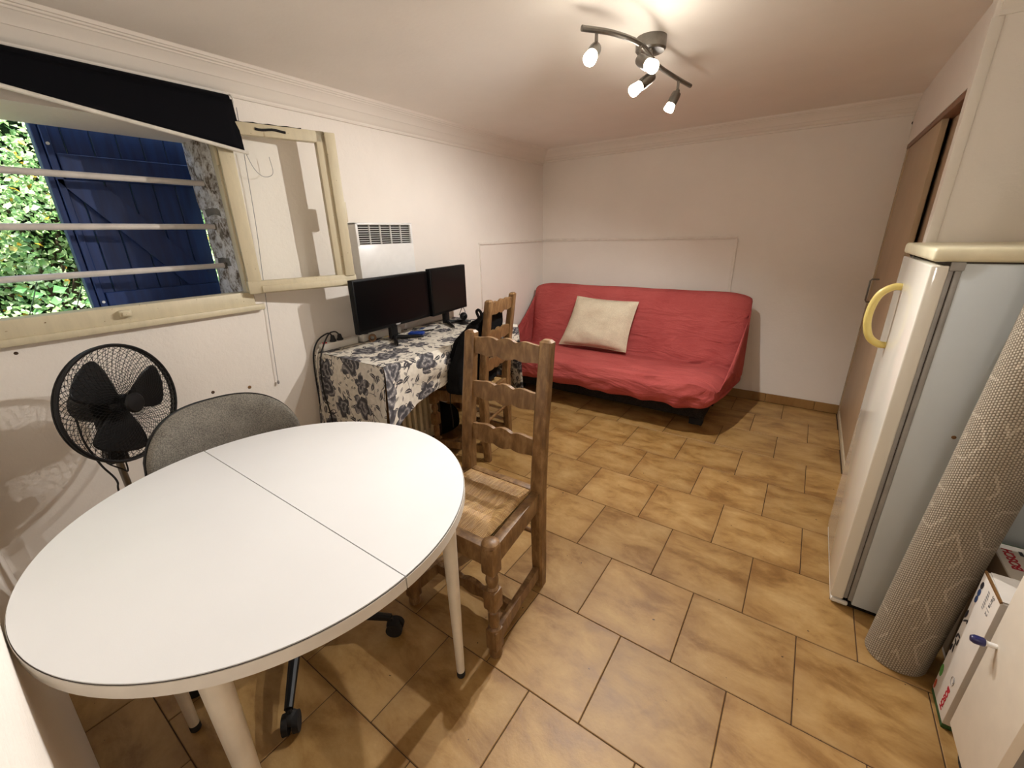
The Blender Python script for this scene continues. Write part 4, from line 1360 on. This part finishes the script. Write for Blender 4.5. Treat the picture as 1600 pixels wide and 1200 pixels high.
# ------------------------------------------------------------------ white dining table
TX, TY, TR = -.664, -.368, .4555
tb = thing('dining_table', 'round white dining table with a seam across the middle in the foreground', 'table', (TX, TY, 0))
for s in (1, -1):
    n = 72
    poly = [(TR * math.cos(PI * k / n) * .999, s * (.0012 + (TR - .0012) * math.sin(PI * k / n))) for k in range(n + 1)]
    if s < 0: poly = poly[::-1]
    t = MB().prism(poly, .026, Matrix.Translation((TX, TY, .740 - .013)))
    half = t.build('tabletop_half', 'white_top', tb, smooth=0)
    b = MB()
    r0, r1 = TR - .004, TR + .0022
    ring = []
    for rr, z in ((r0, .7105), (r1, .7105), (r1, .7362), (r0, .7362)):
        ring.append([b.bm.verts.new(Vector((TX + rr * math.cos(s * PI * (k + .06) / (n + .12)), TY + rr * math.sin(s * PI * (k + .06) / (n + .12)), z))) for k in range(n + 1)])
    for q in range(4):
        a, c_ = ring[q], ring[(q + 1) % 4]
        for k in range(n):
            b.bm.faces.new((a[k], a[k + 1], c_[k + 1], c_[k]))
    b.bm.faces.new([r_[0] for r_ in ring]); b.bm.faces.new([r_[-1] for r_ in ring][::-1])
    b.build('edge_band', 'white_edge', half, smooth=40)
    b = MB()
    b.tube([(TX + (TR + .0006) * math.cos(s * PI * (k + .06) / (n + .12)), TY + (TR + .0006) * math.sin(s * PI * (k + .06) / (n + .12)), .7372) for k in range(n + 1)], .0007, 5)
    b.build('edge_joint', 'frame_dark', half)
b = MB()
for a in range(4):
    an = a * PI / 2
    Mx = Matrix.Translation((TX, TY, 0)) @ Matrix.Rotation(an, 4, 'Z')
    b.box(-.27, .27, .262, .282, .655, .714, bevel=.002, mat=Mx)
b.build('apron', 'white_leg', tb)
for x, y in ((-.379, -.648), (-.379, -.083), (-.925, -.638), (-.930, -.090)):
    lg = MB().lathe([(.0125, .012), (.0235, .69), (.0235, .714)], (x, y, 0), seg=24).build('leg', 'white_leg', tb)
    MB().lathe([(.012, 0), (.0138, .004), (.0138, .022), (.0125, .024)], (x, y, 0), seg=20).build('foot_cap', 'rubber', lg)

# ------------------------------------------------------------------ grey swivel chair behind the table
OX, OY = -.945, -.285
oc = thing('swivel_chair', 'grey upholstered swivel chair behind the white table', 'chair', (OX, OY, 0))
def back_pt(side):
    def fn(u, v):
        a = 2 * u - 1
        zt = .862 - .19 * (1 - (1 - abs(a) ** 3.0) ** .5) - .006 * a
        zb = .45 + .06 * (1 - (1 - abs(a) ** 4) ** .5)
        z = zb + (zt - zb) * v
        y = OY + .004 + a * .232
        x = -1.205 + .065 * a * a - .035 * (z - .55)
        # padded front, thin at the rim
        e = max(0, 1 - abs(a) ** 6) ** .5 * max(0, 1 - abs(2 * v - 1) ** 8) ** .5
        return Vector((x + (.030 * e + .002 if side > 0 else -.012 - .010 * e), y, z))
    return fn
MB().grid(back_pt(1), 44, 24).grid(lambda u, v: back_pt(1)(u, v) * 1.0 if False else back_pt(1)(u, v) + Vector((-.006 - .02 * max(0, 1 - abs(2 * u - 1) ** 6) ** .5 * max(0, 1 - abs(2 * v - 1) ** 8) ** .5, 0, 0)), 44, 24).build('backrest', 'grey_fabric', oc, smooth=180)
b = MB().grid(lambda u, v: back_pt(-1)(u, v), 40, 20)
rim = [back_pt(1)(k / 48, 1) for k in range(49)]
b.build('back_shell', 'black_plastic', oc, smooth=180, solid=.008)
def rimp(t):
    if t < .25: return back_pt(1)(0, t * 4)
    if t < .75: return back_pt(1)((t - .25) * 2, 1)
    return back_pt(1)(1, 1 - (t - .75) * 4)
MB().tube([rimp(k / 96) + Vector((-.008, 0, .001)) for k in range(97)], .0026, 6).build('rim_piping', 'black_plastic', oc)
def seat_fn(u, v):
    th = 2 * PI * u; ph = PI * v - PI / 2
    r = max(0, math.cos(ph)) ** .35
    ct, st = math.cos(th), math.sin(th)
    return Vector((OX + math.copysign(abs(ct) ** .65, ct) * .225 * r, OY - .045 + math.copysign(abs(st) ** .65, st) * .195 * r, .445 + .038 * math.copysign(abs(math.sin(ph)) ** .8, math.sin(ph))))
MB().grid(seat_fn, 48, 14, closeu=True).build('seat', 'grey_fabric', oc, smooth=180)
b = MB().tube(catmull([(OX - .05, OY, .40), (-1.17, OY, .405), (-1.215, OY, .45), (-1.232, OY, .62)], 6), .016, 8)
b.build('back_support', 'black_plastic', oc)
b = MB().lathe([(.035, .05), (.032, .12), (.026, .13), (.026, .26), (.018, .27), (.018, .40), (.06, .405), (.06, .415)], (OX, OY, 0), seg=20)
b.build('gas_column', 'black_plastic', oc)
for k in range(5):
    an = math.radians(-36.5 + 72 * k)
    c_, s_ = math.cos(an), math.sin(an)
    R_ = .315
    b = MB().tube([(OX + c_ * .02, OY + s_ * .02, .105), (OX + c_ * .14, OY + s_ * .14, .10), (OX + c_ * R_, OY + s_ * R_, .073)], [.022, .018, .0125], 10)
    sp = b.build('base_spoke', 'black_plastic', oc)
    cx, cy = OX + c_ * R_, OY + s_ * R_
    ax = Vector((-s_, c_, 0))
    b = MB()
    for q in (-.014, .014):
        b.tube([Vector((cx + c_ * .010, cy + s_ * .010, .029)) + ax * (q - .008), Vector((cx + c_ * .010, cy + s_ * .010, .029)) + ax * (q + .008)], .0285, 18)
    b.tube([(cx, cy, .03), (cx, cy, .075)], .008, 8)
    b.sphere((cx + c_ * .004, cy + s_ * .004, .042), .024, 12, 8, (1, 1, .8))
    b.build('castor', 'rubber', sp)

# ------------------------------------------------------------------ pedestal fan
FC = Vector((-1.615, -.420, .812))
fa = math.radians(31)
FN = Vector((math.cos(fa), math.sin(fa), .05)).normalized()
FXa = Vector((0, 0, 1)).cross(FN).normalized()
FYa = FN.cross(FXa)
fan = thing('pedestal_fan', 'black pedestal fan with wire guard behind the white table', 'fan', (-1.69, -.485, 0))
P3 = lambda x, y, z: FC + FXa * x + FYa * y + FN * z
RR = .207
b = MB()
for dz, rr, th in ((0.0, RR, .0062), (-.014, RR - .001, .0045)):
    b.tube([P3(rr * math.cos(2 * PI * k / 64), rr * math.sin(2 * PI * k / 64), dz) for k in range(65)], th, 8, cap=False)
b.build('guard_ring', 'black_plastic', fan)
def guard(name, depth, twist, n, bell):
    b = MB()
    for sgn in (1, -1):
        for k in range(n):
            a0 = 2 * PI * k / n
            pts = []
            for q in range(11):
                t = q / 10
                r = .034 + (RR - .034) * t
                a = a0 + sgn * twist * (1 - t) ** 1.0
                z = depth * (1 - t ** bell)
                pts.append(P3(r * math.cos(a), r * math.sin(a), z))
            b.tube(pts, .0009, 3, cap=False)
    return tag(b.build(name, 'black_plastic', fan, smooth=0), kind='stuff')
guard('front_guard', .042, .95, 62, 2.4)
guard('rear_guard', -.085, .70, 46, 2.6)
MB().lathe([(.034, .036), (.036, .042), (.030, .048), (.004, .050)], FC, FN, 24).build('guard_badge', 'black_plastic', fan)
for ang in (4, 124, 244):
    a0 = math.radians(ang)
    def blade(u, v):
        r = .026 + .150 * v
        hw = .022 + .063 * math.sin(min(1, v * 1.02) * PI * .60) ** 1.1
        if v > .75:
            hw *= max(.0, 1 - ((v - .75) / .25) ** 2.4) ** .5 * .98 + .02
        w = (2 * u - 1) * hw + .010 * v
        tilt = math.radians(15)
        x = r; y = w * math.cos(tilt); z = w * math.sin(tilt) * .75 + .002 - .01
        ca, sa = math.cos(a0), math.sin(a0)
        return P3(x * ca - y * sa, x * sa + y * ca, z)
    MB().grid(blade, 14, 20).build('blade', 'black_plastic', fan, smooth=180, solid=.002)
MB().lathe([(.030, -.03), (.034, .0), (.032, .020), (.018, .029), (.003, .030)], FC, FN, 24).build('hub', 'black_plastic', fan)
mo = MB().lathe([(.038, -.06), (.058, -.072), (.066, -.10), (.062, -.15), (.045, -.172), (.010, -.178)], FC, FN, 24).build('motor_housing', 'black_plastic', fan)
MB().tube([P3(0, .05, -.12), P3(0, .085, -.12)], [.006, .010], 10).build('oscillation_knob', 'black_plastic', mo)
neck = P3(0, -.06, -.11)
b = MB().tube([P3(0, 0, -.11), neck, Vector((neck.x, neck.y, .60))], [.034, .026, .022], 12)
b.tube([P3(.03, -.105, -.10), P3(-.03, -.105, -.10)], .012, 10)
b.box(neck.x - .045, neck.x + .03, neck.y - .03, neck.y + .03, .575, .625, bevel=.01)
b.build('neck', 'black_plastic', fan)
MB().tube([(neck.x, neck.y, .38), (neck.x, neck.y, .60)], .0115, 14).build('pole', 'steel', fan)
MB().tube([(neck.x, neck.y, .03), (neck.x, neck.y, .40)], .016, 14).build('outer_tube', 'steel', fan)
MB().lathe([(.028, .385), (.030, .395), (.030, .425), (.02, .432)], (neck.x, neck.y, 0), seg=16).build('height_collar', 'black_plastic', fan)
for a in (20, 110):
    aa = math.radians(a)
    Mx = Matrix.Translation((neck.x, neck.y, 0)) @ Matrix.Rotation(aa, 4, 'Z')
    MB().box(-.22, .22, -.018, .018, .004 if a == 20 else .012, .03 if a == 20 else .036, bevel=.006, mat=Mx).build('base_foot', 'black_plastic', fan)
MB().tube(catmull([P3(-.04, -.03, -.16), P3(-.10, -.10, -.09), P3(-.105, -.19, -.06), P3(-.08, -.27, -.06), P3(-.075, -.36, -.08), Vector((neck.x + .05, neck.y - .02, .02))], 8), .0032, 6).build('cable', 'rubber', fan)
MB().tube(catmull([P3(-.06, -.12, -.07), P3(-.09, -.18, -.06), P3(-.05, -.24, -.055), P3(-.035, -.255, -.055), P3(-.03, -.20, -.055), P3(-.02, -.12, -.08)], 8), .0026, 6).build('cable', 'rubber', fan)

# ------------------------------------------------------------------ fridge
fr = thing('fridge', 'low white fridge with a yellowed loop handle on the right', 'fridge', (.9, 1.165, 0))
FX, FY0, FY1 = .603, .914, 1.412
MB().box(.668, 1.20, FY0, FY1, .022, 1.246, bevel=.004).build('body', 'fridge_side', fr)
dr = MB().box(FX, .642, FY0 - .002, FY1 + .002, .034, 1.240, bevel=.005, seg=3).build('door', 'fridge', fr)
b = MB().box(.641, .653, FY0 + .003, FY1 - .003, .04, 1.236, bevel=.003).box(.655, .669, FY0 + .001, FY1 - .001, .036, 1.24, bevel=.003)
b.build('gasket', 'gasket', fr)
MB().box(.652, .656, FY0 + .007, FY1 - .016, .045, 1.232).build('gasket_gap', 'frame_dark', fr)
b = MB()
MB().box(.600, 1.205, FY0 - .006, FY1 + .006, 1.250, 1.287, bevel=.010, seg=3).build('lid', 'fridge_trim', fr)
MB().box(.63, 1.19, FY0 + .004, FY1 - .004, 1.240, 1.252).build('lid_gap', 'frame_dark', fr)
b = MB().box(.642, .672, FY0 - .003, FY0 + .03, 1.226, 1.250, bevel=.003)
b.build('hinge', 'gasket', fr)
hy = 1.265
hp = catmull([(.608, hy, 1.142), (.580, hy, 1.140), (.550, hy, 1.115), (.535, hy, 1.065), (.535, hy, 1.005), (.552, hy, .955), (.582, hy, .932), (.608, hy, .930)], 6)
MB().tube(hp, .0125, 12).build('handle', 'handle_yellow', dr)
MB().box(.64, 1.19, FY0 + .01, FY1 - .01, .004, .024).build('plinth', 'black_plastic', fr)
b = MB().box(.606, .66, FY0 + .002, FY1 - .002, .006, .024, bevel=.006)
b.build('toe_strip', 'white_plastic', fr)
MB().lathe([(.006, 0), (.004, .0012), (.001, .0015)], (.768, FY0, .745), (0, -1, 0), 8).build('rust_spot', 'brown', fr)

# ------------------------------------------------------------------ rolled rug leaning in the corner
rug = thing('rolled_rug', 'rolled grey-beige woven rug leaning beside the fridge', 'rug', (.785, .75, 0))
RA, RB = Vector((.782, .776, .004)), Vector((.898, .828, 1.80))
raxis = (RB - RA).normalized(); RL = (RB - RA).length
RXa = Vector((0, 1, 0)).cross(raxis).normalized(); RYa = raxis.cross(RXa)
RRd = .0775
def rug_fn(rad, z0=0.0):
    def fn(u, v):
        th = 2 * PI * u
        k = 1 + .03 * math.sin(2 * th + 1 + v * 1.5) + .006 * noise.noise(Vector((math.cos(th) * 2, math.sin(th) * 2, v * 9)))
        p = RA + raxis * (RL * v) + (RXa * math.cos(th) + RYa * math.sin(th)) * rad * k
        if v == 0:
            p.z = .003
        return p
    return fn
b = MB().grid(rug_fn(RRd), 56, 60, lambda u, v: (u * 2 * PI * RRd, v * RL), closeu=True)
b.build('outer_wrap', 'rug', rug, smooth=60)
b = MB()
def spiral(u, v):
    th = 2 * PI * 4.5 * u
    r = RRd - .004 - .055 * u
    p = RA + raxis * (.004 + (RL - .004) * v) + (RXa * math.cos(th) + RYa * math.sin(th)) * r
    return p
b.grid(spiral, 130, 8, lambda u, v: (u, v * RL))
b.build('inner_wrap', 'rug', rug, smooth=60, solid=.006)

# ------------------------------------------------------------------ appliance cartons
def print_quad(name, mt, parent, pts, thick=.0006, nrm=Vector((-1, 0, 0))):
    b = MB()
    a = [b.bm.verts.new(Vector(p) + nrm * thick) for p in pts]
    b.bm.faces.new(a)
    return b.build(name, mt, parent, smooth=0)
def blob(name, mt, parent, X, y, z, ry, rz, tilt=0.0, n=16):
    pts = [(X, y + ry * math.cos(2 * PI * k / n) * math.cos(tilt) - rz * math.sin(2 * PI * k / n) * math.sin(tilt), z + ry * math.cos(2 * PI * k / n) * math.sin(tilt) + rz * math.sin(2 * PI * k / n) * math.cos(tilt)) for k in range(n)]
    return print_quad(name, mt, parent, pts)
BX0 = .857
bx = thing('carton', 'upright white appliance carton with red lettering beside the small cabinet', 'box', (.93, .63, 0), 0, 'white appliance cartons')
MB().box(BX0, 1.02, .566, .692, .016, .462, bevel=.003).build('carton_body', 'carton', bx)
MB().box(BX0 + .001, 1.019, .567, .691, .0, .016, bevel=.002).build('bottom_edge', 'edge_green', bx)
b = MB().prism([(BX0 + .004, .570), (1.01, .570), (1.005, .688), (BX0 + .010, .688)], .003, Matrix.Translation((0, 0, .4645)) )
b.build('top_flap', 'carton', bx, smooth=0)
MB().box(BX0 + .0, BX0 + .004, .567, .691, .459, .4655).build('flap_crease', 'brown', bx, smooth=0)
FM = Matrix(((0, 0, -1, 0), (0, -1, 0, 0), (-1, 0, 0, 0), (0, 0, 0, 1)))    # text x -> -Z, text y -> -Y, normal -> -X
def on_face(X, y, z):
    M = FM.copy(); M.translation = Vector((X - .0007, y, z)); return M
text_mesh('red_lettering', 'BOSCH', .0245, 'print_red', bx, on_face(BX0, .612, .112), .0008)
text_mesh('grey_lettering', 'Serie | 2', .0185, 'print_grey', bx, on_face(BX0, .606, .452))
# an unreadable second line: short strokes
for k in range(7):
    z = .444 - k * .0085
    print_quad('print_stroke', 'print_grey', bx, [(BX0, .634, z), (BX0, .634 - .014 * (.7 + .3 * (k % 3) / 2), z - .001), (BX0, .634 - .014 * (.7 + .3 * (k % 3) / 2), z - .0055), (BX0, .634, z - .0055)])
b = MB()
for k in range(24):
    pass
b.tube([(BX0 - .0008, .604 + .011 * math.cos(2 * PI * k / 24), .140 + .013 * math.sin(2 * PI * k / 24)) for k in range(25)], .0008, 4, cap=False)
b.tube([(BX0 - .0008, .604 + .007 * math.cos(PI * k / 8 + .6), .140 + .007 * math.sin(PI * k / 8 + .6)) for k in range(9)], .0010, 4, cap=False)
b.build('ring_emblem', 'print_grey', bx)
blob('green_emblem', 'print_green', bx, BX0, .679, .098, .011, .022, -.05)
blob('orange_emblem', 'print_orange', bx, BX0, .680, .040, .007, .018)
for z in (.428, .404, .381):
    blob('blue_emblem', 'print_blue' if z < .42 else 'print_dark', bx, BX0, .672, z, .008, .0125, .25)
for (y, z, ry, rz, ti) in ((.684, .188, .005, .014, .1), (.672, .196, .004, .016, -.2), (.676, .218, .010, .005, .4), (.664, .226, .004, .012, 0), (.682, .236, .004, .012, .3), (.670, .244, .008, .004, 0), (.684, .316, .006, .016, .2), (.676, .298, .003, .014, .8), (.664, .304, .003, .008, 0)):
    blob('dark_pictogram', 'print_dark', bx, BX0, y, z, ry, rz, ti)

b2 = thing('carton', 'greyer white appliance carton lying behind the upright one, under the rug', 'box', (1.03, .80, 0), 0, 'white appliance cartons')
MB().box(.912, 1.24, .706, .888, 0, .452, bevel=.004).build('carton_body', 'carton', b2)
MB().box(.9105, .9125, .708, .886, .02, .448).build('brown_side', 'carton_brown', b2, smooth=0)
print_quad('dark_panel', 'print_dark', b2, [(.9105, .72, .10), (.9105, .80, .10), (.9105, .80, .26), (.9105, .72, .26)])
MB().box(.914, 1.0, .884, .889, .430, .4525, bevel=.001).build('green_edge', 'edge_green', b2)
MB().box(1.0, 1.238, .884, .889, .430, .4525, bevel=.001).build('blue_edge', 'edge_blue', b2)
TM = Matrix(((0, -1, 0, 0), (1, 0, 0, 0), (0, 0, 1, 0), (0, 0, 0, 1)))
M_ = TM.copy(); M_.translation = (.948, .760, .4526)
text_mesh('red_lettering', 'BOSCH', .030, 'print_red', b2, M_, .0008)
for k in range(3):
    print_quad('dark_pictogram', 'print_dark', b2, [(.962 + .03 * k, .84, .4523), (.970 + .03 * k, .84, .4523), (.970 + .03 * k, .862, .4523), (.962 + .03 * k, .862, .4523)], nrm=Vector((0, 0, 1)))

# ------------------------------------------------------------------ small white cabinet at the right edge
cb = thing('side_cabinet', 'small white cabinet with a blue-tipped knob in the bottom right corner', 'cabinet', (1.0, .39, 0))
MB().box(.860, 1.18, .285, .497, .098, .80, bevel=.003).build('carcass', 'cabinet_shaded', cb)
cd = MB().box(.842, .861, .283, .499, .098, .802, bevel=.002).build('door', 'cabinet', cb)
MB().lathe([(.006, 0), (.006, .016), (.009, .020)], (.842, .466, .410), (-1, 0, 0), 14).build('knob_stem', 'white_metal', cd)
MB().lathe([(.009, 0), (.0105, .004), (.0105, .018), (.007, .024), (.001, .025)], (.822, .466, .410), (-1, 0, 0), 14).build('knob', 'navy_plastic', cd)
for x in (.89, 1.14):
    for y in (.32, .47):
        b = MB().tube([(x, y, .055), (x, y, .10)], .012, 10)
        b.tube([(x - .012, y, .028), (x + .012, y, .028)], .028, 14)
        b.build('castor', 'rubber', cb)

# everything is placed; nothing else follows
bpy.context.view_layer.update()
